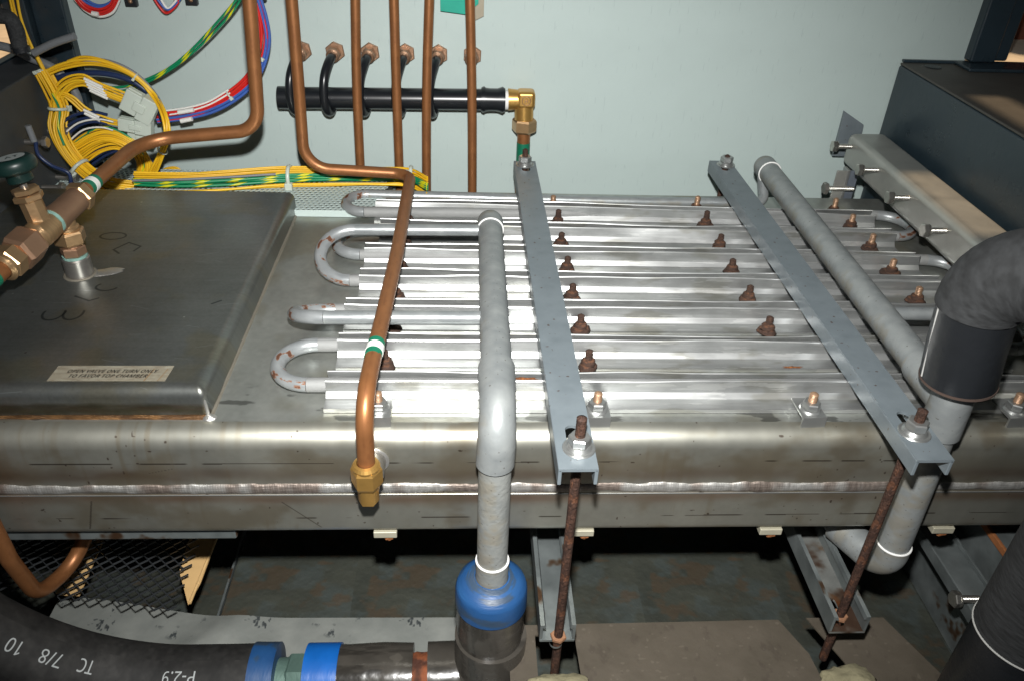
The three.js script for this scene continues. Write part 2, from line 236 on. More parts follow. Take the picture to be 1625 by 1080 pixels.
// measured points of the place, in metres
const PTS = {
  trunk: [[-0.6617,0.1738,-0.6],[-0.6539,0.1442,-0.6],[-0.6507,0.1192,-0.6],[-0.6555,0.0959,-0.59],[-0.6494,0.0726,-0.58],[-0.6281,0.0405,-0.57],[-0.5928,0.0181,-0.56],[-0.5618,0.0063,-0.57],[-0.5353,-0.0005,-0.58]],
  pairA: [[-0.6726,0.2784,-0.6],[-0.6732,0.2482,-0.6],[-0.6693,0.2206,-0.6],[-0.6622,0.2001,-0.6],[-0.6579,0.181,-0.6],[-0.6509,0.1488,-0.6]],
  pairB: [[-0.6617,0.2787,-0.6],[-0.6655,0.2484,-0.6],[-0.6651,0.2232,-0.6],[-0.6613,0.2002,-0.6],[-0.6562,0.181,-0.6],[-0.6473,0.1489,-0.6]],
  arc: [[-0.6602,0.1667,-0.6],[-0.631,0.1799,-0.6],[-0.5894,0.188,-0.6],[-0.5554,0.1827,-0.6],[-0.5285,0.1681,-0.6],[-0.5077,0.143,-0.6],[-0.4866,0.1204,-0.57],[-0.4842,0.0985,-0.56],[-0.4997,0.0677,-0.57],[-0.5199,0.0336,-0.58],[-0.5495,-0.0071,-0.59]],
  arcTop: [[-0.6182,0.1855,-0.6],[-0.5971,0.1922,-0.6],[-0.5713,0.1902,-0.6],[-0.5281,0.1699,-0.6],[-0.51,0.1448,-0.6],[-0.4887,0.1231,-0.57],[-0.4869,0.0984,-0.56],[-0.5021,0.0696,-0.57],[-0.5269,0.0315,-0.58],[-0.5555,-0.0083,-0.59]],
  branch1: [[-0.6542,0.1163,-0.6],[-0.6443,0.1398,-0.6],[-0.6256,0.1567,-0.6],[-0.603,0.1618,-0.6],[-0.5891,0.153,-0.6],[-0.5715,0.1443,-0.6],[-0.5484,0.1347,-0.6]],
  branch2: [[-0.6535,0.1191,-0.6],[-0.6398,0.1399,-0.6],[-0.6278,0.1346,-0.6],[-0.6114,0.1173,-0.6],[-0.5871,0.1046,-0.6],[-0.5638,0.0984,-0.6]],
  inner: [[-0.6402,0.0577,-0.6],[-0.612,0.074,-0.6],[-0.5884,0.0794,-0.6],[-0.5669,0.072,-0.6],[-0.5476,0.0536,-0.6],[-0.5424,0.0335,-0.6],[-0.5562,0.0043,-0.6],[-0.5797,-0.0067,-0.6]],
  darkcable: [[-0.6809,0.1423,-0.62],[-0.6496,0.1578,-0.62],[-0.6115,0.166,-0.62],[-0.5711,0.1652,-0.62],[-0.5375,0.1532,-0.62],[-0.5154,0.1275,-0.62],[-0.509,0.0988,-0.62]],
  green: [[-0.5987,0.1337,-0.65],[-0.5653,0.1364,-0.65],[-0.5298,0.1496,-0.65],[-0.4934,0.1683,-0.65],[-0.4561,0.195,-0.65],[-0.4186,0.2275,-0.65],[-0.3844,0.2607,-0.65],[-0.3702,0.2782,-0.65]],
  redblue: [[-0.5292,0.0924,-0.65],[-0.4878,0.0983,-0.65],[-0.4474,0.1101,-0.65],[-0.4107,0.1305,-0.65],[-0.3782,0.158,-0.65],[-0.3581,0.1884,-0.65],[-0.3483,0.2205,-0.65],[-0.3499,0.2496,-0.65],[-0.3552,0.2769,-0.65]],
  floorbundle: [[-0.5417,0.014,-0.5432],[-0.4831,0.014,-0.5481],[-0.4122,0.014,-0.5632],[-0.3398,0.014,-0.5812],[-0.2633,0.014,-0.5872],[-0.1854,0.014,-0.5907],[-0.136,0.014,-0.5878],[-0.1068,0.014,-0.5519]],
  smallloop: [[-0.5516,-0.0128,-0.66],[-0.5367,0.0016,-0.66],[-0.5179,0.0052,-0.66],[-0.5115,-0.0033,-0.66],[-0.5214,-0.0133,-0.66],[-0.5474,-0.0171,-0.66]],
  blackloops: [[-0.6568,0.0828,-0.6],[-0.6287,0.1027,-0.6],[-0.6,0.1081,-0.6],[-0.5828,0.1037,-0.6]],
  redloopL: [[-0.6305,0.2581,-0.7],[-0.6189,0.2426,-0.7],[-0.6021,0.2359,-0.7],[-0.5823,0.2418,-0.7],[-0.5671,0.26,-0.7]],
  redloopR: [[-0.5154,0.2615,-0.7],[-0.51,0.2475,-0.7],[-0.5024,0.2387,-0.7],[-0.4885,0.2481,-0.7],[-0.4775,0.2626,-0.7]],
  greycable: [[-0.7295,0.2028,-0.625],[-0.7033,0.1964,-0.625],[-0.6819,0.1846,-0.625],[-0.6567,0.1726,-0.625],[-0.6394,0.153,-0.625],[-0.631,0.1327,-0.625],[-0.6303,0.106,-0.625]],
  greypipe: [[-0.6533,0.2036,-0.58],[-0.6212,0.218,-0.58],[-0.5906,0.2281,-0.58]],
  blackhose: [[-0.6494,0.2693,-0.5],[-0.6313,0.2676,-0.5],[-0.6258,0.2547,-0.5],[-0.6273,0.2336,-0.5],[-0.6259,0.2273,-0.5]],
  boltcable: [[-0.6539,0.0996,-0.52],[-0.6555,0.0784,-0.52],[-0.6424,0.0626,-0.52],[-0.6209,0.0507,-0.52],[-0.6237,0.0263,-0.52]],
  conn1: [[-0.549,0.1402,-0.6],[-0.5088,0.1149,-0.6],[-0.5297,0.1286,-0.6]],
  conn2: [[-0.565,0.1012,-0.6],[-0.518,0.0926,-0.6],[-0.5413,0.096,-0.6]],
  conn3: [[-0.5594,0.0795,-0.61],[-0.5226,0.0764,-0.61]],
  ltube: [[-0.3133,0.3268,-0.46],[-0.3209,0.2055,-0.46],[-0.3255,0.1418,-0.46],[-0.4816,0.1246,-0.46],[-0.4943,0.1236,-0.301],[-0.5012,0.1157,-0.251]],
  tube2: [[-0.2809,0.3127,-0.55],[-0.2845,0.181,-0.55],[-0.2889,0.054,-0.55],[-0.142,0.0468,-0.55],[-0.1303,0.0391,-0.54],[-0.1295,0.063,-0.2629],[-0.133,0.065,-0.1155],[-0.1359,0.066,-0.0331],[-0.1365,0.0718,0.036],[-0.1408,0.0221,0.036],[-0.139,-0.0131,0.036]],
  vert0: [[-0.2068,0.3006,-0.635],[-0.2223,-0.0371,-0.635]],
  vert1: [[-0.1525,0.3022,-0.635],[-0.1571,-0.036,-0.635]],
  vert2: [[-0.1007,0.3038,-0.635],[-0.1157,-0.0409,-0.635]],
  vert3: [[-0.0441,0.3055,-0.635],[-0.0352,-0.0395,-0.635]],
  stickerq: [[-0.4513,0.0345,-0.0645],[-0.3387,0.0345,-0.0654],[-0.3401,0.0345,-0.0398],[-0.4521,0.0345,-0.0392]],
  foam: [[0.0479,-0.28,0.0796],[0.3742,-0.28,0.0758]]
};

// ------------------------------------------------------------------ textures of the big pieces
// tank sheet: u along x (-0.8 .. 0.8), v along the sheet from the back of the top, over the edge, down the front (0 .. 0.8 m)
const TOPL = 0.575, ARC = 0.02 * Math.PI / 2;
function tankColour(u, v) {
  const x = -0.8 + 1.6 * u, s = v * 0.8, big = fbm(x * 9 + 20, s * 9 + 5, 5), fine = fbm(x * 160, s * 160, 3), streak = fbm(x * 70 + 40, s * 5, 3);
  let k = 0.69 + 0.18 * (big - 0.5) + 0.07 * (fine - 0.5) + 0.05 * (streak - 0.5), c = [k, k * 1.005, k * 0.985];
  if (s < TOPL) {
    const z = -0.595 + s, warm = ss(0.5, 0.72, fbm(x * 16 + 3, z * 12 + 8, 4)); c = lerp3(c, [0.57, 0.545, 0.475], warm * 0.5);
    const blot = ss(0.60, 0.68, fbm(x * 30 + 11, z * 80 + 2, 4)) * ss(-0.09, -0.05, z); c = lerp3(c, [0.30, 0.30, 0.29], blot * 0.55);
    return c;
  }
  const y = -0.02 - (s - TOPL - ARC), d = y + 0.069, wob = 0.006 * (fbm(x * 14, 3.3, 3) - 0.5);
  // heat tint beside the seam, rust weeping down from it, and the marking-out lines
  const left = 0.55 + 0.45 * ss(0.25, -0.35, x) + 0.2 * ss(0.3, 0.6, x);
  const t1 = Math.exp(-(((d + wob - 0.0165) / 0.0095) ** 2)), t2 = Math.exp(-(((d + wob + 0.0165) / 0.0075) ** 2)), t3 = Math.exp(-(((d + wob - 0.03) / 0.012) ** 2));
  const patch = ss(0.32, 0.62, fbm(x * 11 + 7, y * 30, 4));
  c = lerp3(c, [0.29, 0.17, 0.115], t1 * left * (0.5 + 0.5 * patch)); c = lerp3(c, [0.44, 0.25, 0.16], t2 * 0.95 * left * (0.5 + 0.5 * patch)); c = lerp3(c, [0.50, 0.45, 0.37], t3 * 0.5 * patch);
  c = lerp3(c, [0.655, 0.635, 0.58], 0.5 + 0.4 * (big - 0.5)); const run = ss(0.45, 0.85, fbm(x * 150 + 5 + 0.5 * fbm(x * 30, y * 30, 2), y * 5 + 2, 4)) * ss(0.45, 0.72, fbm(x * 9 + 31, y * 20, 3)); c = lerp3(c, [0.50, 0.40, 0.27], run * 0.22);
  const cloud = ss(0.5, 0.75, fbm(x * 20 + 9, y * 26 + 4, 4)); c = lerp3(c, [0.54, 0.49, 0.41], cloud * 0.55);
  for (const [ly, g] of [[-0.0365, 0.0], [-0.1125, 5.0]]) { const on = ss(0.46, 0.56, fbm(x * 48 + g, 9.1 + g, 2)) * ss(0.3, 0.5, fbm(x * 6 + g, 3.1, 2)), w = Math.abs(y - ly - 0.0012 * Math.sin(x * 4 + g)); if (w < 0.0006) c = lerp3(c, [0.17, 0.14, 0.12], on * 0.6); }
  for (const [x0, y0, x1, y1] of [[-0.425, -0.088, -0.436, -0.128], [-0.235, -0.09, -0.197, -0.128], [-0.36, -0.05, -0.335, -0.044]]) { const f = (y - y0) / (y1 - y0); if (f > 0 && f < 1 && Math.abs(x - x0 - (x1 - x0) * f) < 0.0008) c = lerp3(c, [0.33, 0.3, 0.27], 0.6); }
  const sp = ss(0.88, 0.91, fbm(x * 190 + 2, y * 190, 2)); return lerp3(c, [0.24, 0.18, 0.15], sp * 0.6);
}
const tankMap = tex(2048, 1024, tankColour, true); tankMap.wrapS = tankMap.wrapT = THREE.ClampToEdgeWrapping;
const tankRough = tex(512, 256, (u, v) => { const n = 0.72 + 0.28 * fbm(u * 60, v * 24, 4); return [n, n, n]; }, false);
std('tankSteel', C(0.98, 1.0, 0.98), 0.52, 0.84, { map: tankMap, roughnessMap: tankRough });
// lid: marker scribbles and handling marks on mill-finished sheet; u along x (-0.72 .. -0.27), v along z (-0.55 .. 0.0)
const lidCanvas = canvasTex(1024, 1252, (g, w, h) => {
  const im = g.createImageData(w, h);
  for (let j = 0; j < h; j++) for (let i = 0; i < w; i++) {
    const x = i / 1024 * 4.5, y = j / 1024 * 4.5, b = fbm(x * 1.6 + 4, y * 1.6 + 9, 5), f = fbm(x * 40, y * 40, 2), st = fbm(x * 1.2, y * 30 + 3, 3), warm = ss(0.5, 0.72, fbm(x * 2 + 30, y * 2 + 5, 4));
    const k = 138 + 34 * (b - 0.5) + 12 * (f - 0.5) + 10 * (st - 0.5), o = (j * w + i) * 4; im.data[o] = k + 5 * warm; im.data[o + 1] = k + 1; im.data[o + 2] = k - 2 - 10 * warm; im.data[o + 3] = 255;
  }
  g.putImageData(im, 0, 0);
  const at = (x, z) => [(x + 0.72) / 0.45 * w, (z + 0.55) / 0.55 * h];
  g.strokeStyle = 'rgba(38,42,44,0.55)'; g.lineCap = 'round'; g.lineWidth = 6;
  for (let i = 0; i < 900; i++) { g.fillStyle = ['rgba(84,68,58,0.07)', 'rgba(110,88,66,0.05)', 'rgba(60,54,50,0.07)'][i % 3]; g.beginPath(); g.ellipse(hash(i, 71) * w, at(0, -0.011 + 0.007 * (hash(i, 73) - 0.5))[1], 12 + 40 * hash(i, 75), 2 + 5 * hash(i, 77), 0, 0, 7); g.fill(); }
  const scrib = (pts) => { g.beginPath(); pts.forEach(([x, z], i) => { const [a, b] = at(x, z); i ? g.lineTo(a, b) : g.moveTo(a, b); }); g.stroke(); };
  const arc = (x, z, rx, rz, a0, a1) => { const p = []; for (let i = 0; i <= 20; i++) { const a = a0 + (a1 - a0) * i / 20; p.push([x + rx * Math.cos(a), z + rz * Math.sin(a)]); } scrib(p); };
  arc(-0.497, -0.163, 0.011, 0.014, -0.4, 3.4); arc(-0.476, -0.163, 0.010, 0.013, -0.4, 3.4); scrib([[-0.489, -0.200], [-0.470, -0.19], [-0.462, -0.196]]); arc(-0.462, -0.222, 0.012, 0.009, 0.3, 3.8);
  arc(-0.502, -0.353, 0.016, 0.010, 0, 6.3); scrib([[-0.478, -0.305], [-0.488, -0.315], [-0.476, -0.335], [-0.458, -0.325], [-0.462, -0.312]]); scrib([[-0.333, -0.186], [-0.325, -0.193]]);
  g.lineWidth = 1.2; g.strokeStyle = 'rgba(205,210,210,0.5)';
  for (let i = 0; i < 70; i++) { const a = hash(i, 3) * w, b = hash(i, 5) * h, l = 8 + 50 * hash(i, 7), t = hash(i, 9) * 0.9 - 0.45; g.beginPath(); g.moveTo(a, b); g.lineTo(a + l * Math.cos(t), b + l * Math.sin(t)); g.stroke(); }
  for (let i = 0; i < 26; i++) { g.fillStyle = i % 3 ? 'rgba(70,60,48,0.6)' : 'rgba(215,215,205,0.8)'; g.beginPath(); g.arc(hash(i, 21) * w, hash(i, 23) * h, 1 + 2.2 * hash(i, 27), 0, 7); g.fill(); }
});
lidCanvas.flipY = false; lidCanvas.wrapS = THREE.MirroredRepeatWrapping;
std('lidSteel', C(0.86, 0.89, 0.89), 0.42, 0.86, { map: lidCanvas, roughnessMap: rough(0.75, 1.0, 10) });
std('aluminium', C(0.97, 0.98, 0.98), 0.46, 0.84, { map: tex(1024, 256, (u, v) => { const a = fbmP(u * 12, v * 40, 12, 40, 4), b = fbmP(u * 20, v * 6, 20, 6, 4), d = ss(0.60, 0.74, fbmP(u * 9 + 3, v * 5, 9, 5, 4)), w = ss(0.66, 0.70, fbmP(u * 14 + 7, v * 26, 14, 26, 4)); let k = 0.74 + 0.1 * (a - 0.5) + 0.12 * (b - 0.5), c = [k, k * 1.005, k]; c = lerp3(c, [0.58, 0.57, 0.53], d * 0.5); return lerp3(c, [0.88, 0.88, 0.87], w * 0.45); }, true), roughnessMap: rough(0.7, 1.0, 14), bumpMap: brushed, bumpScale: 0.00012 });
const chipTex = tex(512, 256, (u, v) => { const n = fbmP(u * 10, v * 8, 10, 8, 4), chip = ss(0.64, 0.665, fbmP(u * 9 + 2, v * 7, 9, 7, 5)), dark = ss(0.69, 0.72, fbmP(u * 9 + 2, v * 7, 9, 7, 5)); let c = lerp3([0.56, 0.575, 0.58], [0.67, 0.68, 0.68], n); c = lerp3(c, [0.60, 0.41, 0.31], chip * 0.8); return lerp3(c, [0.36, 0.22, 0.16], dark * 0.7); }, true);
std('silverChipped', C(0.95, 0.96, 0.97), 0.38, 0.4, { map: chipTex, bumpMap: grain, bumpScale: 0.0001 });
std('floorDirt', C(1, 1, 1), 0.62, 0.0, { map: tex(1024, 512, (u, v) => { const x = u * 5, y = v * 5, a = fbm(x + 3, y + 1, 5), b = fbm(x * 2 + 9, y * 2, 4), r = ss(0.58, 0.72, fbm(x * 1.3 + 40, y * 1.6 + 3, 4)), bl = ss(0.55, 0.7, fbm(x * 0.9 + 14, y * 1.2 + 8, 4)), sp = ss(0.90, 0.92, fbm(x * 60, y * 60, 2)); let c = lerp3([0.17, 0.185, 0.165], [0.27, 0.28, 0.245], a); c = lerp3(c, [0.26, 0.30, 0.305], bl * 0.55); c = lerp3(c, [0.31, 0.225, 0.15], r * 0.5); c = lerp3(c, [0.19, 0.19, 0.165], 0.4 * b); return lerp3(c, [0.62, 0.62, 0.58], sp * 0.4); }, true), bumpMap: grain, bumpScale: 0.001 });
std('taupe', C(1, 1, 1), 0.6, 0.0, { map: tex(512, 512, (u, v) => { const a = fbmP(u * 8, v * 8, 8, 8, 5), s = ss(0.64, 0.78, fbmP(u * 20 + 4, v * 14, 20, 14, 5)), l = ss(0.80, 0.84, fbmP(u * 30, v * 40, 30, 40, 2)); let c = lerp3([0.295, 0.27, 0.23], [0.355, 0.325, 0.285], a); c = lerp3(c, [0.27, 0.24, 0.21], s * 0.5); return lerp3(c, [0.48, 0.45, 0.40], l * 0.25); }, true), bumpMap: grain, bumpScale: 0.0004 });
std('greySheet', C(1, 1, 1), 0.5, 0.2, { map: tex(512, 512, (u, v) => { const a = fbmP(u * 8, v * 8, 8, 8, 5), s = ss(0.62, 0.72, fbmP(u * 26 + 4, v * 22, 26, 22, 5)) * ss(0.45, 0.6, fbmP(u * 5, v * 5, 5, 5, 2)); return lerp3(lerp3([0.49, 0.505, 0.49], [0.60, 0.61, 0.59], a), [0.17, 0.19, 0.2], s * 0.75); }, true), bumpMap: grain, bumpScale: 0.0004 });

// ------------------------------------------------------------------ setting
const wallTop = 0.95;
structure('back_panel', box(-0.66, 0.775, -0.42, wallTop, -0.74, -0.72, 0.001), M.wallPaint);
structure('corner_post', mergeGeometries([box(-0.70, -0.6525, -0.42, wallTop, -0.722, -0.70, 0.003), box(-0.735, -0.70, -0.42, wallTop, -0.74, -0.685, 0.003)]), M.darkBlue);
{ // left side panel with an opening to the daylight outside
  const s = new THREE.Shape([[-0.74, -0.5], [0.3, -0.5], [0.3, wallTop], [-0.74, wallTop]].map(([z, y]) => new THREE.Vector2(z, y)));
  s.holes.push(new THREE.Path([[-0.70, 0.172], [-0.58, 0.172], [-0.58, 0.245], [-0.70, 0.245]].map(([z, y]) => new THREE.Vector2(z, y))));
  structure('side_panel', uvBox(new THREE.ExtrudeGeometry(s, { depth: 0.01, bevelEnabled: false }).rotateY(-Math.PI / 2).translate(-0.735, 0, 0), 0.2), M.darkBlue);
  structure('ground', box(-3.2, -1.35, -0.6, -0.12, -2.2, 1.2), M.outdoor);
}
structure('unseen_sun_mask', sheetY([[-1.05, -0.74], [1.25, -0.74], [1.25, 1.3], [-1.05, 1.3]], wallTop, wallTop + 0.01, [  // added sheet out of view; blocks the sun, slots shaped to place its patches
  [[0.484, -0.64], [0.549, -0.64], [0.549, -0.43], [0.484, -0.43]],
  [[0.588, -0.66], [0.640, -0.66], [0.640, -0.30], [0.588, -0.30]]]), M.darkBlue);
structure('floor_pan', box(-0.372, 0.95, -0.42, -0.40, -0.74, 0.6, 0.002), M.floorDirt);
structure('lower_floor', box(-0.80, -0.376, -0.50, -0.48, -0.74, 0.6, 0.002), M.floorDirt);
structure('floor_edge', box(-0.3757, -0.3725, -0.48, -0.396, -0.72, 0.2, 0.0008), M.channel);

// perforated shelf behind the tank: every hole is cut
{
  const px = 0.0078, x0 = -0.70, x1 = -0.165, z0 = -0.648, z1 = -0.494, pos = [], R = 0.0029, y = 0.0105, nz = Math.floor((z1 - z0) / px), nx = Math.floor((x1 - x0) / px);
  const ring = (cx, cz, w, r) => { for (let k = 0; k < 8; k++) { const a = k * Math.PI / 4, b = a + Math.PI / 4, sq = (t) => { const c = Math.cos(t), s = Math.sin(t), m = w / Math.max(Math.abs(c), Math.abs(s)); return [cx + c * m, cz + s * m]; }, [ax, az] = sq(a), [bx, bz] = sq(b), i = [cx + r * Math.cos(a), cz + r * Math.sin(a)], j = [cx + r * Math.cos(b), cz + r * Math.sin(b)]; pos.push(i[0], y, i[1], bx, y, bz, ax, y, az, i[0], y, i[1], j[0], y, j[1], bx, y, bz); pos.push(i[0], y, i[1], i[0], y - 0.0012, i[1], j[0], y, j[1], j[0], y, j[1], i[0], y - 0.0012, i[1], j[0], y - 0.0012, j[1]); } };
  for (let j = 0; j < nz; j++) for (let i = 0; i < nx; i++) ring(x0 + (i + (j % 2 ? 0.5 : 0)) * px, z1 - (j + 0.5) * px, px / 2, R);
  const g = new THREE.BufferGeometry(); g.setAttribute('position', new THREE.Float32BufferAttribute(pos, 3)); g.computeVertexNormals();
  const t = thing('perforated_shelf', 'pale grey perforated metal strip between the lid and the back wall', 'shelf');
  put(t, 'perforated_sheet', uvBox(g, 0.2), M.wallPaint); put(t, 'hole_shade', box(x0, x1, 0.0008, 0.0030, z0, z1 - 0.003, 0.0005), M.holeShade); put(t, 'front_lip', box(x0, x1, 0.0003, 0.0108, z1 - 0.0012, z1 + 0.0006, 0.0004), M.wallPaint); settle(t);  // black sheet added under the holes to paint the shade in them
}

// ------------------------------------------------------------------ the tank
const tank = thing('steel_tank', 'long flat stainless steel tank with a wavy welded seam along its front', 'tank');
{
  const prof = [], r = 0.02, yb = -0.1385, zb = -0.595; let s = 0;             // [z, y, nz, ny, s]
  prof.push([zb, 0, 0, 1, 0]); for (let i = 1; i <= 6; i++) prof.push([zb + (TOPL * i) / 6, 0, 0, 1, (TOPL * i) / 6]);
  for (let i = 1; i <= 10; i++) { const a = (i / 10) * Math.PI / 2; prof.push([-r + r * Math.sin(a), -r + r * Math.cos(a), Math.sin(a), Math.cos(a), TOPL + ARC * i / 10]); }
  const fl = -yb - 2 * r + 0.008, s1 = TOPL + ARC; prof.push([0, -r - fl, 1, 0, s1 + fl]);
  const r2 = 0.012; for (let i = 1; i <= 6; i++) { const a = (i / 6) * Math.PI / 2; prof.push([-r2 + r2 * Math.cos(a), yb + r2 - r2 * Math.sin(a), Math.cos(a), -Math.sin(a), s1 + fl + r2 * a]); }
  prof.push([zb, yb, 0, -1, 0.79]);
  const pos = [], nor = [], uv = [], idx = [], nx = 2, xs = [-0.8, 0, 0.8];
  xs.forEach((x) => prof.forEach(([z, y, nz, ny, q]) => { pos.push(x, y, z); nor.push(0, ny, nz); uv.push((x + 0.8) / 1.6, q / 0.8); }));
  const m = prof.length; for (let i = 0; i < nx; i++) for (let j = 0; j < m - 1; j++) { const a = i * m + j, b = a + m; idx.push(a, a + 1, b, b, a + 1, b + 1); }
  const k = pos.length / 3; for (const x of xs) for (const y of [0, yb]) { pos.push(x, y, zb); nor.push(0, 0, -1); uv.push((x + 0.8) / 1.6, 0.5); } for (let i = 0; i < 2; i++) { const a = k + i * 2; idx.push(a, a + 2, a + 1, a + 1, a + 2, a + 3); }
  const g = new THREE.BufferGeometry(); g.setAttribute('position', new THREE.Float32BufferAttribute(pos, 3)); g.setAttribute('normal', new THREE.Float32BufferAttribute(nor, 3)); g.setAttribute('uv', new THREE.Float32BufferAttribute(uv, 2)); g.setIndex(idx);
  put(tank, 'shell', g, M.tankSteel);
  // welded seam: an uneven bead of overlapping ripples
  bead('weld_seam', tank, 2600, (t) => V(-0.8 + 1.6 * t, -0.0712 + 0.0034 * (fbm(t * 34, 4.4, 3) - 0.5), 0.0), V(0, 1, 0), V(0, 0, 1), 0.0072, 0.0031, M.weld, 620);
  put(tank, 'seam_edge', box(-0.8, 0.8, -0.0806, -0.0794, -0.002, 0.0009, 0.0004), M.zinc);
}
function bead(name, parent, n, at, across, out, halfW, h, mat, ripples, ph = 0) {
  const m = 8, pos = [], uv = [], idx = [];
  for (let i = 0; i <= n; i++) {
    const t = i / n, p = at(t), swell = 0.72 + 0.75 * (fbm(t * ripples * 0.07 + ph, 2.2, 4) - 0.35), rip = 0.045 * Math.sin(t * ripples * 6.283 + 5 * fbm(t * ripples * 0.2, 7.7 + ph, 2)), sub = 1 + (fbm(t * ripples * 0.22 + ph, 5.5, 2) - 0.5) * 0.35;
    for (let j = 0; j <= m; j++) { const a = (j / m) * Math.PI, lag = 0, q = p.clone().addScaledVector(across, -Math.cos(a) * halfW * swell * sub).addScaledVector(out, Math.sin(a) * h * swell * (1 + rip * Math.sin(a)) - 0.0003); pos.push(q.x, q.y, q.z); uv.push(t * (ripples / 120), j / m + lag); }
  }
  for (let i = 0; i < n; i++) for (let j = 0; j < m; j++) { const a = i * (m + 1) + j, b = a + m + 1; idx.push(a, a + 1, b, b, a + 1, b + 1); }
  const g = new THREE.BufferGeometry(); g.setAttribute('position', new THREE.Float32BufferAttribute(pos, 3)); g.setAttribute('uv', new THREE.Float32BufferAttribute(uv, 2)); g.setIndex(idx); g.computeVertexNormals();
  return put(parent, name, g, mat);
}
// raised lid on the left half
{
  const x0 = -0.95, x1 = -0.2985, z0 = -0.512, z1 = -0.026, h = 0.0345, rt = 0.0115, rings = [[0, 0, 1, 0], [0.0005, h - rt, 1, 0]];
  for (let i = 1; i <= 7; i++) { const a = (i / 7) * Math.PI / 2; rings.push([0.0005 + rt - rt * Math.cos(a), h - rt + rt * Math.sin(a), Math.cos(a), Math.sin(a)]); }
  const loop = (d) => { const o = [], rc = Math.max(0.0015, 0.007 - d * 0.6); const X0 = x0 + d, X1 = x1 - d, Z0 = z0 + d, Z1 = z1 - d; for (const [cx, cz, a0] of [[X1 - rc, Z1 - rc, 0], [X0 + rc, Z1 - rc, 1], [X0 + rc, Z0 + rc, 2], [X1 - rc, Z0 + rc, 3]]) for (let i = 0; i <= 5; i++) { const a = (a0 + i / 5) * Math.PI / 2; o.push([cx + rc * Math.cos(a), cz + rc * Math.sin(a), Math.cos(a), Math.sin(a)]); } return o; };
  const pos = [], nor = [], uv = [], idx = [], U = (x, z, y) => [(x + 0.72) / 0.45, (z + y * 0.6 + 0.55) / 0.55]; let m = 0;
  rings.forEach(([d, y, no, nu]) => { const l = loop(d); m = l.length; l.forEach(([x, z, nx, nz]) => { pos.push(x, y, z); nor.push(nx * no, nu, nz * no); uv.push(...U(x, z, h - y)); }); });
  for (let i = 0; i < rings.length - 1; i++) for (let j = 0; j < m; j++) { const a = i * m + j, b = i * m + (j + 1) % m, c = a + m, d = b + m; idx.push(a, c, b, b, c, d); }
  const top = (rings.length - 1) * m, ce = pos.length / 3; pos.push((x0 + x1) / 2, h, (z0 + z1) / 2); nor.push(0, 1, 0); uv.push(...U((x0 + x1) / 2, (z0 + z1) / 2, 0)); for (let j = 0; j < m; j++) idx.push(ce, top + (j + 1) % m, top + j);
  const g = new THREE.BufferGeometry(); g.setAttribute('position', new THREE.Float32BufferAttribute(pos, 3)); g.setAttribute('normal', new THREE.Float32BufferAttribute(nor, 3)); g.setAttribute('uv', new THREE.Float32BufferAttribute(uv, 2)); g.setIndex(idx);
  const t = put(tank, 'raised_lid', g, M.lidSteel, 'smooth raised steel lid with marker scribbles');
  bead('lid_weld', t, 420, (q) => V(-0.8 + 0.5 * q, 0.0012, -0.0245), V(0, 0.75, -0.66), V(0, 0.66, 0.75), 0.0034, 0.0016, M.weldTint, 160, 3);
  bead('lid_weld', t, 420, (q) => V(-0.2972, 0.0008, -0.025 - 0.485 * q), V(-0.6, 0.8, 0), V(0.8, 0.6, 0), 0.003, 0.0013, M.weldTan, 130, 9);
  put(t, 'corner_weld', sweep(smooth([[-0.3005, 0.001, -0.0275], [-0.3012, 0.012, -0.0282], [-0.3030, 0.024, -0.0300], [-0.3065, 0.031, -0.0335]], 16), (f) => 0.0021 * (1 - 0.5 * f), 10), M.weldBright); put(t, 'corner_weld', lathe([[1e-4, 0.0035], [0.003, 0.003], [0.0052, 0.0015], [0.006, 0]], 16).scale(1.2, 1, 0.9).translate(-0.299, 0.0003, -0.0255), M.weldBright);
}
put(tank, 'lower_rail', box(-0.70, -0.2925, -0.1580, -0.1425, -0.05, -0.012, 0.003), M.channel);
{ // welded boss that takes the brass elbow
  const b = put(tank, 'boss', along(turned([[1e-5, 0.021], [0.0115, 0.021], [0.0125, 0.0195], [0.0125, -0.001]], 30), [-0.1375, -0.0335, 0], [0, 0, 1]), M.boltSteel);
  put(b, 'boss_weld', new THREE.TorusGeometry(0.0138, 0.0021, 8, 40).scale(1, 1, 0.7).translate(-0.1375, -0.0335, 0.0006), M.weldBright);
}
settle(tank);

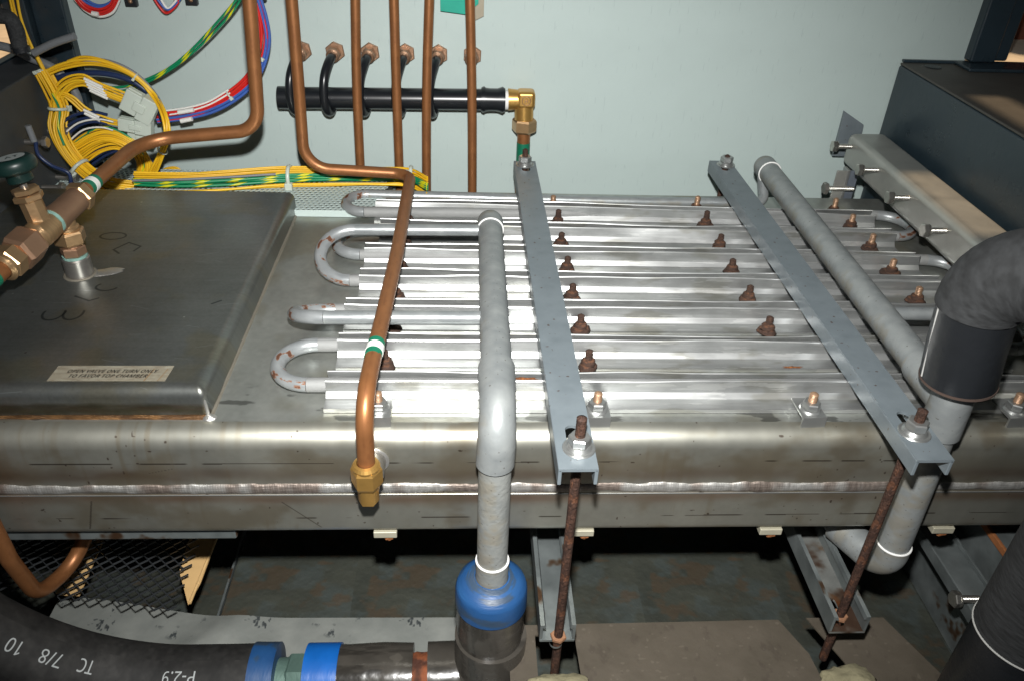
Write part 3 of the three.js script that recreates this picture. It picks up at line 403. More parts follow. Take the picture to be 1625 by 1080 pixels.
// sticker on the lid
{
  const t = canvasTex(1024, 236, (g, w, h) => {
    g.fillStyle = '#a39c8a'; g.fillRect(0, 0, w, h);
    for (let i = 0; i < 500; i++) { g.fillStyle = ['rgba(120,105,80,0.10)', 'rgba(190,186,170,0.12)', 'rgba(90,80,62,0.08)'][i % 3]; g.beginPath(); g.ellipse(hash(i, 41) * w, hash(i, 43) * h, 10 + 60 * hash(i, 47), 4 + 14 * hash(i, 53), 0, 0, 7); g.fill(); }
    for (let i = 0; i < 8; i++) { g.strokeStyle = 'rgba(140,95,50,0.35)'; g.lineWidth = 2 + 4 * hash(i, 61); const x = 820 + 160 * hash(i, 63); g.beginPath(); g.moveTo(x, h); g.lineTo(x + 26, h * 0.2); g.stroke(); }
    g.fillStyle = '#1d1b18'; g.font = 'bold italic 68px sans-serif'; g.textBaseline = 'middle';
    g.fillText('OPEN VALVE ONE TURN ONLY', 112, 84, 790); g.fillText('TO FAVOR TOP CHAMBER', 150, 158, 690);
  });
  std('stickerFace', C(0.68, 0.68, 0.68), 0.5, 0.1, { map: t });
  const [a, b, c, d] = PTS.stickerq, g = new THREE.BufferGeometry(), y = 0.03475, yb = 0.0346;
  g.setAttribute('position', new THREE.Float32BufferAttribute([a, b, c, d].flatMap((q) => [q[0], y, q[2]]), 3)); g.setAttribute('uv', new THREE.Float32BufferAttribute([0, 1, 1, 1, 1, 0, 0, 0], 2)); g.setIndex([0, 2, 1, 0, 3, 2]); g.computeVertexNormals();
  const s = thing('instruction_sticker', 'tan instruction sticker with black capitals on the front of the lid', 'sticker');
  put(s, 'printed_face', g, M.stickerFace); put(s, 'backing', sheetY([a, b, c, d].map((q) => [q[0], q[2]]), yb, y - 0.00006), M.card); settle(s);
}

// ------------------------------------------------------------------ clamp plates over the cooling tubes
const ROWZ = [-0.065, -0.1385, -0.2120, -0.2850, -0.3560, -0.4280, -0.4965], ORD = ['first', 'second', 'third', 'fourth', 'fifth', 'sixth', 'seventh'];
const PX0 = [-0.1885, -0.1865, -0.188, -0.1795, -0.181, -0.168, -0.1805], PX1 = [0.572, 0.574, 0.572, 0.574, 0.575, 0.573, 0.571];
const plateTurn = [0, 0, 0, 0.004, 0.006, 0.010, 0.022];
ROWZ.forEach((zc, k) => {
  // outline of [z, y, lip]: flange, ramp, wall with a thin lip, trough round the tube, and the same mirrored
  const half = [[0.0318, 0.0006, 0], [0.0318, 0.0052, 0], [0.0148, 0.0056, 0], [0.0106, 0.0112, 0], [0.0094, 0.0218, 0.9], [0.0093, 0.0228, 1], [0.0086, 0.0237, 1], [0.0078, 0.0237, 1], [0.0073, 0.0228, 1], [0.0090, 0.0115, 0], [0.0062, 0.0036, 0]];
  const prof = [...half, ...half.slice().reverse().map(([z, y, l]) => [-z, y, l])], m = prof.length, n = 60, pos = [], uv = [], idx = [], L = PX1[k] - PX0[k];
  let arc = 0; const vs = prof.map((p, j) => { if (j) arc += Math.hypot(p[0] - prof[j - 1][0], p[1] - prof[j - 1][1]); return arc; });
  for (let j = 0; j < m; j++) for (const e of [0, 1]) {                      // two vertices per outline point and side keep the folds crisp
    for (let i = 0; i <= n; i++) {
      const x = PX0[k] + (L * i) / n, [z, y, l] = prof[(j + e) % m], sd = Math.sign(z), w = fbm(x * 7 + k * 13.7 + (sd > 0 ? 0 : 5), 1.5 + k, 2) - 0.5;
      pos.push(x, y + l * 0.0050 * w, zc + z + l * sd * 0.0075 * (fbm(x * 6.5 + k * 7.3, 8.5, 2) - 0.58) + 0.0); uv.push(x / 0.5, (vs[(j + e) % m] + (j + e === m ? arc : 0)) / 0.12 + k * 0.37);
    }
  }
  for (let j = 0; j < m; j++) for (let i = 0; i < n; i++) { const a = j * 2 * (n + 1) + i, b = a + n + 1; idx.push(a, a + 1, b, b, a + 1, b + 1); }
  const g = new THREE.BufferGeometry(); g.setAttribute('position', new THREE.Float32BufferAttribute(pos, 3)); g.setAttribute('uv', new THREE.Float32BufferAttribute(uv, 2)); g.setIndex(idx); g.computeVertexNormals();
  const ends = PX0 && [PX0[k] + 0.0001, PX1[k] - 0.0001].map((x, e) => { const s = new THREE.ShapeGeometry(new THREE.Shape(prof.map(([z, y]) => new THREE.Vector2(z, y)))); return s.rotateY(e ? Math.PI / 2 : -Math.PI / 2).scale(1, 1, e ? -1 : 1).translate(x, 0, zc); });
  const t = thing('cooling_plate', `${ORD[k]} ribbed aluminium plate strip counted from the tank's front edge`, 'plate', 'aluminium plate strips over the cooling tubes');
  put(t, 'extrusion', g, M.aluminium);
  put(t, 'cut_end', ends[0], M.aluminium); put(t, 'cut_end', ends[1], M.aluminium);
  t.position.set(0.2, 0, zc); t.children.forEach((c) => c.position.set(-0.2, 0, -zc)); t.rotation.y = -plateTurn[k];
});

// ------------------------------------------------------------------ cooling tube circuits
const TR = 0.0078, TY = 0.0118;
const straight = (t, a, b) => put(t, 'straight_tube', sweep(rounded([a, A3(a).lerp(A3(b), 0.5), b], 0.01), TR, 18, true, 0.12), A3(a).distanceTo(A3(b)) > 0.5 ? M.tubeDarkGrey : M.silverTube);
function uBend(t, a, b, dir, reach = 0) {                          // half circle from a to b bulging along x
  const p = A3(a), q = A3(b), mid = p.clone().add(q).multiplyScalar(0.5), R = p.distanceTo(q) / 2, pts = [];
  if (reach) pts.push(p.clone());
  for (let i = 0; i <= 18; i++) { const f = (i / 18) * Math.PI; pts.push(mid.clone().addScaledVector(p.clone().sub(mid), Math.cos(f)).add(V(dir * (R * Math.sin(f) + reach), 0, 0))); }
  if (reach) pts.push(q.clone());
  put(t, 'return_bend', sweep(pts, TR, 18, true, 0.12), M.silverChipped);
}
const zr = (k, x) => ROWZ[k] + Math.sin(plateTurn[k]) * (0.2 - x) * 1.0;   // tube follows its turned strip
{
  const t = thing('cooling_tube', 'silver painted tube circuit of the three front rows, chipped at its left bends', 'tube', 'silver cooling tube circuits');
  const xl = -0.209, xr = 0.590, h1 = -0.140;
  straight(t, [-0.02, 0.047, h1], [-0.200, 0.0455, h1 - 0.001]); uBend(t, [-0.200, 0.0455, h1 - 0.001], [-0.200, TY, ROWZ[2]], -1);
  straight(t, [-0.200, TY, ROWZ[2]], [xr, TY, ROWZ[2]]); uBend(t, [xr, TY, ROWZ[2]], [xr, TY, ROWZ[1]], 1);
  straight(t, [xl, TY, ROWZ[1]], [xr, TY, ROWZ[1]]); uBend(t, [xl, TY, ROWZ[1]], [xl, TY, ROWZ[0]], -1);
  straight(t, [xl, TY, ROWZ[0]], [xr + 0.005, TY, ROWZ[0]]); uBend(t, [xr + 0.005, TY, ROWZ[0]], [xr + 0.005, 0.046, -0.157], 1);
  straight(t, [xr + 0.005, 0.046, -0.157], [0.425, 0.047, -0.157]); settle(t);
}
{
  const t = thing('cooling_tube', 'silver painted tube circuit of the five rear rows with one tall left bend', 'tube', 'silver cooling tube circuits');
  const x4 = -0.192, h1 = -0.357;
  straight(t, [-0.02, 0.048, h1], [-0.192, 0.046, h1 - 0.001]); uBend(t, [x4, 0.046, h1 - 0.001], [x4, TY, zr(3, x4)], -1);
  straight(t, [x4, TY, zr(3, x4)], [0.592, TY, zr(3, 0.592)]); uBend(t, [0.592, TY, zr(3, 0.592)], [0.592, TY, zr(4, 0.592)], 1);
  straight(t, [-0.187, TY, zr(4, -0.187)], [0.592, TY, zr(4, 0.592)]); uBend(t, [-0.187, TY, zr(4, -0.187)], [-0.187, TY, zr(5, -0.187)], -1);
  straight(t, [-0.187, TY, zr(5, -0.187)], [0.584, TY, zr(5, 0.584)]); uBend(t, [0.584, TY, zr(5, 0.584)], [0.584, TY, zr(6, 0.584)], 1);
  straight(t, [-0.196, TY, zr(6, -0.196)], [0.584, TY, zr(6, 0.584)]); uBend(t, [-0.196, TY, zr(6, -0.196)], [-0.196, 0.013, -0.549], -1);
  put(t, 'rear_tube', sweep(smooth([[-0.196, 0.013, -0.549], [0, 0.0105, -0.549], [0.2, 0.0085, -0.549], [0.4, 0.0095, -0.549]], 30), TR, 18, true, 0.12), M.silverTube);
  put(t, 'riser', sweep(rounded([[0.4, 0.0095, -0.549], [0.423, 0.0095, -0.551], [0.423, 0.05, -0.590]], 0.014), TR, 18, true, 0.12), M.silverTube);
  settle(t);
}

// ------------------------------------------------------------------ studs and clips that hold the strips
const COLX = [-0.132, 0.087, 0.310, 0.530], COLN = ['left of the near copper tube', 'beside the middle channel bar', 'between the two channel bars', 'near the right ends of the strips'];
const BOLTZ = [-0.1065, -0.1798, -0.2533, -0.3260, -0.3985, -0.4690, -0.5345];
const lumpy = (g, a, f) => { const p = g.attributes.position; for (let i = 0; i < p.count; i++) { const x = p.getX(i), y = p.getY(i), z = p.getZ(i), d = 1 + a * (fbm(x * f + 3 + z * 200, y * f + z * f, 2) - 0.5); p.setXYZ(i, x * d, y, z * d); } g.computeVertexNormals(); return g; };
const studG = lumpy(thread(0.0043, 0.0135, 0.0022), 0.3, 700).translate(0, 0.009, 0), nutG = lumpy(lathe([[1e-5, 0.0115], [0.0055, 0.0115], [0.0078, 0.0095], [0.008, 0.006], [0.0085, 0.0045], [1e-5, 0.0045]], 10), 0.35, 500), saddleG = lumpy(lathe([[1e-5, 0.0062], [0.0075, 0.006], [0.0108, 0.0042], [0.012, 0.0012], [0.0125, 0], [1e-5, 0]], 16), 0.35, 300);
BOLTZ.forEach((z, r) => COLX.forEach((x, c) => {
  if (r === 0 && c > 1) return;
  const t = thing('rusty_stud', `rusty stud and nut behind the ${ORD[r]} plate strip, ${COLN[c]}`, 'bolt', 'rusty studs between the plate strips');
  const fresh = c === 3 || r === 6, dz = Math.sin(plateTurn[Math.min(6, r)]) * (0.2 - x) * (r < 6 ? 1 : 0);
  t.position.set(x + jit(0.0015), r === 6 ? 0.001 : 0.0056, z + dz); t.rotation.y = rnd() * 6;
  const s = put(t, 'stud', studG, fresh ? M.copperStud : M.rust); s.scale.set(1, 0.85 + 0.25 * rnd(), 1); s.rotation.z = jit(0.05);
  put(t, 'nut', nutG, M.rust).rotation.y = rnd() * 3; put(t, 'saddle_washer', saddleG, M.rust).scale.set(0.8 + 0.4 * rnd(), 1, 0.8 + 0.2 * rnd());
}));
{ // bright spring clips along the front edge and their twins under the tank
  const front = extrudeX([[-0.046, 0.0085], [-0.0150, 0.0085], [-0.0150, -0.0028], [-0.0125, -0.0028], [-0.0125, 0.0110], [-0.046, 0.0110]].map(([z, y]) => [z + 0.03, y]), -0.0125, 0.0125);
  const spots = [[-0.1325, 'behind the near copper tube'], [0.0865, 'beside the middle channel bar'], [0.3075, 'between the two channel bars'], [0.5255, 'right of the insulated elbow']];
  for (const [x, w] of spots) {
    const t = thing('edge_clip', `bright steel clip with nut and stud on the tank edge ${w}`, 'clip', 'clips along the front edge of the tank');
    t.position.set(x, 0, -0.030); t.rotation.y = jit(0.06);
    put(t, 'bracket', front, M.zinc);
    const n = put(t, 'nut', hex(0.0092, 0.0075, 0.1, rnd()).translate(0, 0.0132, 0.003), M.zinc); put(n, 'washer', turned([[1e-5, 0.0137], [0.0098, 0.0131], [0.0112, 0.0117], [0.0112, 0.0111], [1e-5, 0.0111]], 26).translate(0, 0, 0.003), M.zinc);
    put(t, 'stud', thread(0.0045, 0.0115, 0.0017).translate(0, 0.0190, 0.003), M.copperStud);
  }
  for (const [x, w] of [[-0.1315, 'left of the silver down pipe'], [0.0825, 'beside the left threaded rod'], [0.2925, 'left of the right strut'], [0.490, 'right of the silver return elbow']]) {
    const t = thing('underside_clip', `pale clip with a rusty nut hanging under the tank, ${w}`, 'clip', 'clips under the front edge of the tank');
    t.position.set(x, -0.1385, -0.012);
    put(t, 'bracket', box(-0.0125, 0.0125, -0.0085, 0.0, -0.012, 0.010, 0.001), M.clipYellow); put(t, 'nut', hex(0.0075, 0.006, 0.1, 0.4).rotateX(Math.PI).translate(0.003, -0.0085, 0.001), M.orangeRust); put(t, 'stud', along(thread(0.004, 0.004, 0.0013), [0.003, -0.0145, 0.001], [0, -1, 0]), M.orangeRust);
  }
}

// ------------------------------------------------------------------ channel bars, rods and struts
function channelBar(cx, z0, z1, w, turn, label, slotZ) {
  const t = thing('channel_bar', label, 'bar', 'grey channel bars across the plates'), y1 = 0.0435, y0 = 0.0250, th = 0.003, L = z1 - z0;
  const slot = (zc) => { const o = []; for (let i = 0; i <= 12; i++) { const a = Math.PI + (i / 12) * Math.PI; o.push([0.0065 * Math.cos(a), zc - 0.013 + 0.0065 * Math.sin(a)]); } for (let i = 0; i <= 12; i++) { const a = (i / 12) * Math.PI; o.push([0.0065 * Math.cos(a), zc + 0.013 + 0.0065 * Math.sin(a)]); } return o; };
  put(t, 'web', sheetY([[-w / 2, 0], [w / 2, 0], [w / 2, -L], [-w / 2, -L]], y1 - th, y1, [slot(slotZ - z1 - 0.012), slot(-L + 0.024)]), M.barPaint);
  for (const s of [-1, 1]) { put(t, 'flange', box(s > 0 ? w / 2 - th : -w / 2 - 0.0004, s > 0 ? w / 2 + 0.0004 : -w / 2 + th, y0, y1 - 0.0007, -L, 0, 0.0009), M.barPaint); }
  t.position.set(cx, 0, z1); t.rotation.y = turn; return t;
}
const barR = 0.0; channelBar(0.0515, -0.622, 0.0975, 0.0345, 0.0075, 'grey steel channel bar crossing the middle of the plates', 0.070);
channelBar(0.3735, -0.640, 0.087, 0.0345, 0.006, 'grey steel channel bar crossing the plates at the right', 0.049);
function rodSet(x, z, top, bottom, where, copper) {
  const t = thing('threaded_rod', `rusty threaded rod bolted through ${where}`, 'rod', 'threaded rods of the channel bars');
  const n = Math.round((top - bottom) / 0.0019), prof = [[1e-5, bottom]]; for (let i = 0; i < n; i++) prof.push([0.0043, bottom + i * 0.0019], [0.0048, bottom + (i + 0.5) * 0.0019]); prof.push([0.0038, top - 0.001], [0.002, top + 0.0008], [1e-5, top + 0.001]);
  put(t, 'rod', scaleUV(lathe(prof, 14), 1, 7).translate(x, 0, z), M.rustRod);
  const nut = put(t, 'nut', hex(0.0104, 0.009, 0.12, 0.35).translate(x, 0.0488, z), M.zinc); put(nut, 'flange', turned([[1e-5, 0.0488], [0.0098, 0.0488], [0.0118, 0.0462], [0.0118, 0.0448], [1e-5, 0.0448]], 30).translate(x, 0, z), M.zinc);
  put(t, 'washer', turned([[1e-5, 0.0449], [0.0142, 0.0449], [0.0149, 0.0440], [0.0149, 0.0428], [1e-5, 0.0428]], 34).translate(x, 0, z), M.zinc);
  settle(t);
}
rodSet(0.0545, 0.070, 0.078, -0.298, 'the near end of the middle channel bar');
rodSet(0.3715, 0.049, 0.070, -0.298, 'the near end of the right channel bar');
rodSet(0.0455, -0.606, 0.069, -0.30, 'the wall end of the middle channel bar');
rodSet(0.3745, -0.622, 0.060, -0.30, 'the wall end of the right channel bar');
function strut(x0, x1, z1, label, rx, rz) {
  const t = thing('strut_channel', label, 'strut', 'struts under the tank'), y = -0.226, h = 0.026, th = 0.0028, z0 = -0.62, cx = (x0 + x1) / 2, w = (x1 - x0) / 2;
  const slot = (zc) => { const o = []; for (let i = 0; i <= 10; i++) { const a = Math.PI + (i / 10) * Math.PI; o.push([rx - 0.003 + 0.0068 * Math.cos(a), zc - 0.014 + 0.0068 * Math.sin(a)]); } for (let i = 0; i <= 10; i++) { const a = (i / 10) * Math.PI; o.push([rx - 0.003 + 0.0068 * Math.cos(a), zc + 0.011 + 0.0068 * Math.sin(a)]); } return o; };
  put(t, 'web', sheetY([[x0, z1], [x1, z1], [x1, z0], [x0, z0]], y, y + th, [slot(rz - 0.006)]), x0 > 0.2 ? M.channelRusty : M.channel);
  for (const s of [-1, 1]) { const e = cx + s * w, f = put(t, 'side_wall', extrudeZ([[e, y], [e, y + h], [e - s * 0.0045, y + h], [e - s * 0.0062, y + h - 0.005], [e - s * 0.0036, y + h - 0.005], [e - s * th, y + h - 0.004], [e - s * th, y + th * 0.9], [e - s * th, y]].map(([a, b]) => [a + s * 0.0004, b + 0.0003]), z0, z1 - 0.0005), M.channel); }
  put(t, 'nut', hex(0.0088, 0.004, 0.1, 0.2).translate(rx, y + th + 0.0002, rz), M.rustNut);
  settle(t);
}
strut(0.0345, 0.0715, 0.073, 'open strut channel under the tank, gripped by the left threaded rod', 0.0545, 0.070);
strut(0.353, 0.393, 0.068, 'rust stained strut channel under the tank, gripped by the right threaded rod', 0.3715, 0.049);

// ------------------------------------------------------------------ silver headers
const SR = 0.0162;
const cap = (r) => [[r, 0], [r, 0.006], [r * 0.92, 0.011], [r * 0.7, 0.0155], [r * 0.35, 0.018], [1e-5, 0.0185]];
{
  const t = thing('header_pipe', 'silver header pipe with a capped end that elbows down over the tank front', 'pipe', 'silver header pipes'), x = -0.0155, z = 0.034, y = 0.0485;
  put(t, 'run', rod([x + 0.001, y, -0.386], [x, y, -0.03], SR, 28), M.silver);
  put(t, 'end_cap', along(lathe([[SR + 0.0014, -0.016], ...cap(SR + 0.0014)], 30), [x + 0.001, y, -0.374], [0, 0, -1]), M.silver); put(t, 'solder_ring', along(new THREE.TorusGeometry(SR + 0.0005, 0.0013, 8, 40).rotateX(Math.PI / 2), [x + 0.001, y, -0.3575], [0, 0, 1]), M.white);
  put(t, 'elbow', sweep(rounded([[x, y, -0.044], [x - 0.0005, y, z], [x - 0.002, -0.006, z]], 0.034), (f) => SR + 0.0023 - 0.0012 * ss(0.2, 0.5, f) * ss(0.8, 0.55, f), 28), M.silver);
  put(t, 'solder_ring', new THREE.TorusGeometry(SR + 0.001, 0.0014, 8, 40).rotateX(Math.PI / 2).translate(x - 0.002, -0.0062, z), M.silver);
  put(t, 'down_pipe', rod([x - 0.002, 0.0, z], [x - 0.0015, -0.23, z], SR - 0.0002, 28), M.silverWorn);
  put(t, 'coupling', rod([x - 0.0015, -0.142, z], [x - 0.0015, -0.20, z], SR + 0.0012, 28), M.silverWorn); put(t, 'solder_ring', new THREE.TorusGeometry(SR + 0.0004, 0.0014, 8, 40).rotateX(Math.PI / 2).translate(x - 0.0015, -0.1415, z), M.white);
  settle(t);
}
{
  const t = thing('header_pipe', 'silver header pipe behind the right channel bar joining a vertical pipe', 'pipe', 'silver header pipes'), x = 0.421, z = 0.016, y = 0.051, S2 = 0.0172;
  put(t, 'run', rod([x + 0.009, y, -0.600], [x, y, -0.02], S2 - 0.0008, 28), M.silver);
  put(t, 'end_cap', along(lathe([[S2 + 0.0006, -0.02], ...cap(S2 + 0.0006)], 30), [x + 0.009, y, -0.592], [0, 0, -1]), M.silver); put(t, 'solder_ring', along(new THREE.TorusGeometry(S2, 0.0012, 8, 40).rotateX(Math.PI / 2), [x + 0.009, y, -0.5715], [0, 0, 1]), M.white);
  put(t, 'tee_branch', sweep([V(x, y, -0.052), V(x, y, -0.045), V(x, y, -0.03), V(x, y, z)], (f) => S2 + 0.0016 * ss(0.02, 0.1, f), 28), M.silver);
  put(t, 'tee_body', rod([x, 0.018, z], [x - 0.002, 0.092, z], S2 + 0.0022, 30), M.silver); put(t, 'solder_ring', new THREE.TorusGeometry(S2 + 0.0008, 0.0014, 8, 40).rotateX(Math.PI / 2).translate(x, 0.0175, z), M.silver);
  put(t, 'down_pipe', rod([x - 0.002, 0.03, z], [x + 0.003, -0.15, z], S2, 28), M.silver);
  put(t, 'lower_elbow', sweep(rounded([[x + 0.003, -0.142, z], [x + 0.003, -0.178, z], [x - 0.027, -0.178, -0.045]], 0.024), S2 + 0.0016, 28), M.silver); put(t, 'solder_ring', new THREE.TorusGeometry(S2 + 0.0006, 0.0013, 8, 40).rotateX(Math.PI / 2).translate(x + 0.003, -0.1415, z), M.white);
  put(t, 'return_pipe', rod([x - 0.024, -0.178, -0.04], [x - 0.05, -0.178, -0.30], S2 - 0.0006, 24), M.silver);
  settle(t);
}

// ------------------------------------------------------------------ insulated pipes
{
  const t = thing('insulated_pipe', 'black insulated pipe with blue tape below the silver down pipe', 'pipe', 'black insulated pipes'), x = -0.017, z = 0.034;
  put(t, 'sleeve', sweep(rounded([[x, -0.178, z], [x, -0.24, z], [x, -0.268, z]], 0.05), (f) => 0.0368 + 0.0012 * Math.sin(f * 30), 36, true, 0.2), M.wetRubber);
  put(t, 'elbow_sleeve', sweep(rounded([[x + 0.001, -0.262, z], [x, -0.342, z], [-0.088, -0.342, z + 0.002]], 0.036), 0.0405, 36, true, 0.2), M.wetRubber);
  put(t, 'tape_band', lathe([[0.0178, -0.1662], [0.0215, -0.1672], [0.0305, -0.1712], [0.0365, -0.1762], [0.0388, -0.1835], [0.0392, -0.2055], [0.0380, -0.2062]], 44).translate(x, 0, z), M.blueTape);
  put(t, 'core_tube', rod([-0.07, -0.342, z + 0.002], [-0.42, -0.342, z + 0.003], 0.0165, 20), M.copper);
  put(t, 'rusty_coupling', sweep(rounded([[-0.083, -0.342, z + 0.002], [-0.107, -0.342, z + 0.002]], 0.01).flatMap((p, i, a) => (i < a.length - 1 ? [0, 0.2, 0.4, 0.6, 0.8].map((q) => p.clone().lerp(a[i + 1], q)) : [p])), (f) => 0.0275 + 0.0022 * Math.abs(Math.sin(f * 9.4)), 24), M.orangeRust2);
  put(t, 'short_sleeve', sweep([[-0.106, 0], [-0.14, 0.001], [-0.18, 0], [-0.226, 0]].map(([a, b]) => V(a, -0.342 + b, z + 0.002)), (f) => 0.0395 + 0.001 * Math.sin(f * 9), 40, true, 0.2), M.wetRubber);
  put(t, 'tape_band', sweep([V(-0.190, -0.342, z + 0.002), V(-0.205, -0.342, z + 0.002), V(-0.2285, -0.342, z + 0.002)], 0.0412, 40), M.blueTapeBright);
  const un = put(t, 'union_nut', along(hex(0.0305, 0.022, 0.1, 0.25), [-0.2285, -0.342, z + 0.003], [-1, 0, 0]), M.greenUnion); put(un, 'union_collar', rod([-0.249, -0.342, z + 0.003], [-0.264, -0.342, z + 0.003], 0.0265, 24), M.greenUnion);
  settle(t);
}
{
  const t = thing('insulated_pipe', 'thick insulated pipe with white printing curving up to the lower left', 'pipe', 'black insulated pipes');
  const txt = canvasTex(2048, 512, (g, w, h) => {
    const im = g.createImageData(w, h); for (let j = 0; j < h; j++) for (let i = 0; i < w; i++) { const n = fbm(i / 26, j / 13, 3), m = fbm(i / 130, j / 130, 3), k = 34 + 26 * (n - 0.5) + 34 * (m - 0.4), o = (j * w + i) * 4; im.data[o] = k * 1.02; im.data[o + 1] = k; im.data[o + 2] = k * 0.97; im.data[o + 3] = 255; } g.putImageData(im, 0, 0);
    const write = (str, x, y) => { g.save(); g.translate(x, y); g.scale(1.94, -1); g.fillStyle = 'rgba(186,192,192,0.92)'; g.font = '38px sans-serif'; g.textBaseline = 'middle'; g.fillText(str, 0, 0); g.restore(); };
    write('P-2.9', 330, 36); write('TC', 850, 34); write('7/8', 1010, 38); write('10', 1190, 42); write('X', 1330, 46);
  });
  std('printedInsulation', C(1, 1, 1), 0.72, 0, { map: txt, bumpMap: grain, bumpScale: 0.0006 });
  const pts = smooth([[-0.262, -0.342, 0.037], [-0.33, -0.343, 0.037], [-0.40, -0.339, 0.038], [-0.47, -0.312, 0.042], [-0.53, -0.262, 0.048], [-0.60, -0.175, 0.05], [-0.66, -0.09, 0.05]], 60);
  let L = 0; for (let i = 1; i < pts.length; i++) L += pts[i].distanceTo(pts[i - 1]);
  put(t, 'sleeve', sweep(pts, 0.0425, 48, true, L), M.printedInsulation);
  put(t, 'tape_band', sweep([V(-0.2615, -0.342, 0.037), V(-0.275, -0.3418, 0.037), V(-0.2905, -0.3412, 0.037)], 0.0436, 44), M.blueTape);
  settle(t);
}
{
  const t = thing('insulated_pipe', 'black insulated elbow above the silver vertical pipe at the right', 'pipe', 'black insulated pipes'), z = 0.016;
  put(t, 'lower_sleeve', sweep([V(0.4175, 0.082, z), V(0.412, 0.12, z), V(0.408, 0.162, z)], 0.0335, 44, true, 0.2), M.blackTape);
  put(t, 'cut_rim', sweep([V(0.4176, 0.0805, z), V(0.4174, 0.083, z)], 0.0341, 44), M.rustDark); put(t, 'seam_ring', new THREE.TorusGeometry(0.0345, 0.0009, 8, 60).rotateX(Math.PI / 2).rotateZ(0.08).translate(0.4078, 0.163, z), M.paleWrap);
  put(t, 'seam_strip', rod([0.3842, 0.082, z - 0.004], [0.3748, 0.162, z - 0.004], 0.0012, 8), M.paleWrap);
  put(t, 'upper_elbow', sweep(rounded([[0.4078, 0.160, z], [0.405, 0.207, z + 0.002], [0.52, 0.207, 0.13], [0.62, 0.207, 0.24]], 0.045), (f) => 0.0355 + 0.006 * ss(0, 0.22, f), 44, true, 0.2), M.foamBlack);
  settle(t);
}
{
  const t = thing('insulated_pipe', 'black insulated pipe standing in the lower right corner', 'pipe', 'black insulated pipes');
  put(t, 'upper_sleeve', rod([0.4845, -0.118, 0.15], [0.487, 0.12, 0.15], 0.0455, 44), M.foamBlack); put(t, 'lower_sleeve', rod([0.4845, -0.40, 0.15], [0.4845, -0.119, 0.15], 0.0435, 44), M.blackTape);
  put(t, 'seam_ring', new THREE.TorusGeometry(0.0455, 0.0011, 8, 60).rotateX(Math.PI / 2).translate(0.4845, -0.1185, 0.15), M.paleWrap); settle(t);
}

// ------------------------------------------------------------------ copper tubing
const band = (t, a, b, r) => { const d = A3(b).sub(A3(a)), n = d.length(); put(t, 'green_band', rod(a, b, r + 0.0004, 22), M.greenBand); put(t, 'white_label', rod(A3(a).addScaledVector(d, 0.30).toArray(), A3(a).addScaledVector(d, 0.68).toArray(), r + 0.0008, 22), M.whiteLabel); };
{
  const t = thing('copper_tube', 'bent copper tube from the wall corner down to the brass valve', 'copper tube', 'bent copper tubes'), P = PTS.ltube;
  put(t, 'tube', sweep(rounded([P[0], P[1], P[2], P[3], [-0.4965, 0.1205, -0.282]], [0.05, 0.034, 0.05, 0.1]), 0.0088, 20, true, 0.15), M.copper);
  band(t, [-0.4930, 0.1212, -0.325], [-0.4945, 0.1208, -0.302], 0.0088); settle(t);
}
{
  const t = thing('copper_tube', 'copper tube that runs over the plates and drops to the tank front', 'copper tube', 'bent copper tubes'), P = PTS.tube2;
  put(t, 'tube', sweep(rounded([P[0], P[1], P[2], [-0.131, 0.0465, -0.55], P[5], P[6], P[7], [-0.1372, 0.0665, 0.036], [-0.1395, -0.02, 0.036]], [0.05, 0.038, 0.026, 0.1, 0.1, 0.1, 0.044]), 0.0083, 22, true, 0.15), M.copper);
  band(t, [-0.1349, 0.0656, -0.062], [-0.1362, 0.0658, -0.036], 0.0083);
  put(t, 'flare_nut', along(mergeGeometries([hex(0.0152, 0.022, 0.1, 0.5), flat(lathe([[0.0131, 0.021], [0.0135, 0.0235], [0.0118, 0.0265], [0.009, 0.0275], [0.0085, 0.021]], 24))].map((g) => (g.index ? g.toNonIndexed() : g))), [-0.1395, -0.031, 0.036], [0, 1, 0]), M.gold);
  const e = put(t, 'elbow_fitting', mergeGeometries([rod([-0.1395, -0.030, 0.036], [-0.1395, -0.0525, 0.036], 0.0102, 6), rod([-0.1395, -0.0415, 0.0365], [-0.138, -0.0385, 0.016], 0.0100, 18)]), M.gold);
  put(e, 'thread_tape', rod([-0.138, -0.0387, 0.0205], [-0.138, -0.0385, 0.0235], 0.0108, 20), M.white); settle(t);
}
['outermost on the left', 'second from the left', 'third from the left', 'outermost on the right'].forEach((w, i) => {
  const t = put(scene, numbered('riser_tube'), sweep(smooth([PTS['vert' + i][0], A3(PTS['vert' + i][0]).lerp(A3(PTS['vert' + i][1]), 0.5).add(V(jit(0.0015), 0, 0)), [PTS['vert' + i][1][0], -0.30, -0.635]], 20), 0.0072, 20, true, 0.15), M.copper);
  t.userData = { label: `straight upright copper tube before the black manifold, ${w} of the four`, category: 'copper tube', group: 'upright copper tubes at the wall' };
});
{
  const t = thing('copper_tube', 'loop of copper tube hanging below the tank at the far left', 'copper tube', 'bent copper tubes');
  put(t, 'tube', sweep(rounded([[-0.520, 0.0, 0.02], [-0.515, -0.15, 0.02], [-0.518, -0.232, 0.0], [-0.505, -0.245, -0.055], [-0.478, -0.19, -0.085]], 0.035), 0.0085, 18, true, 0.15), M.copper); settle(t);
}

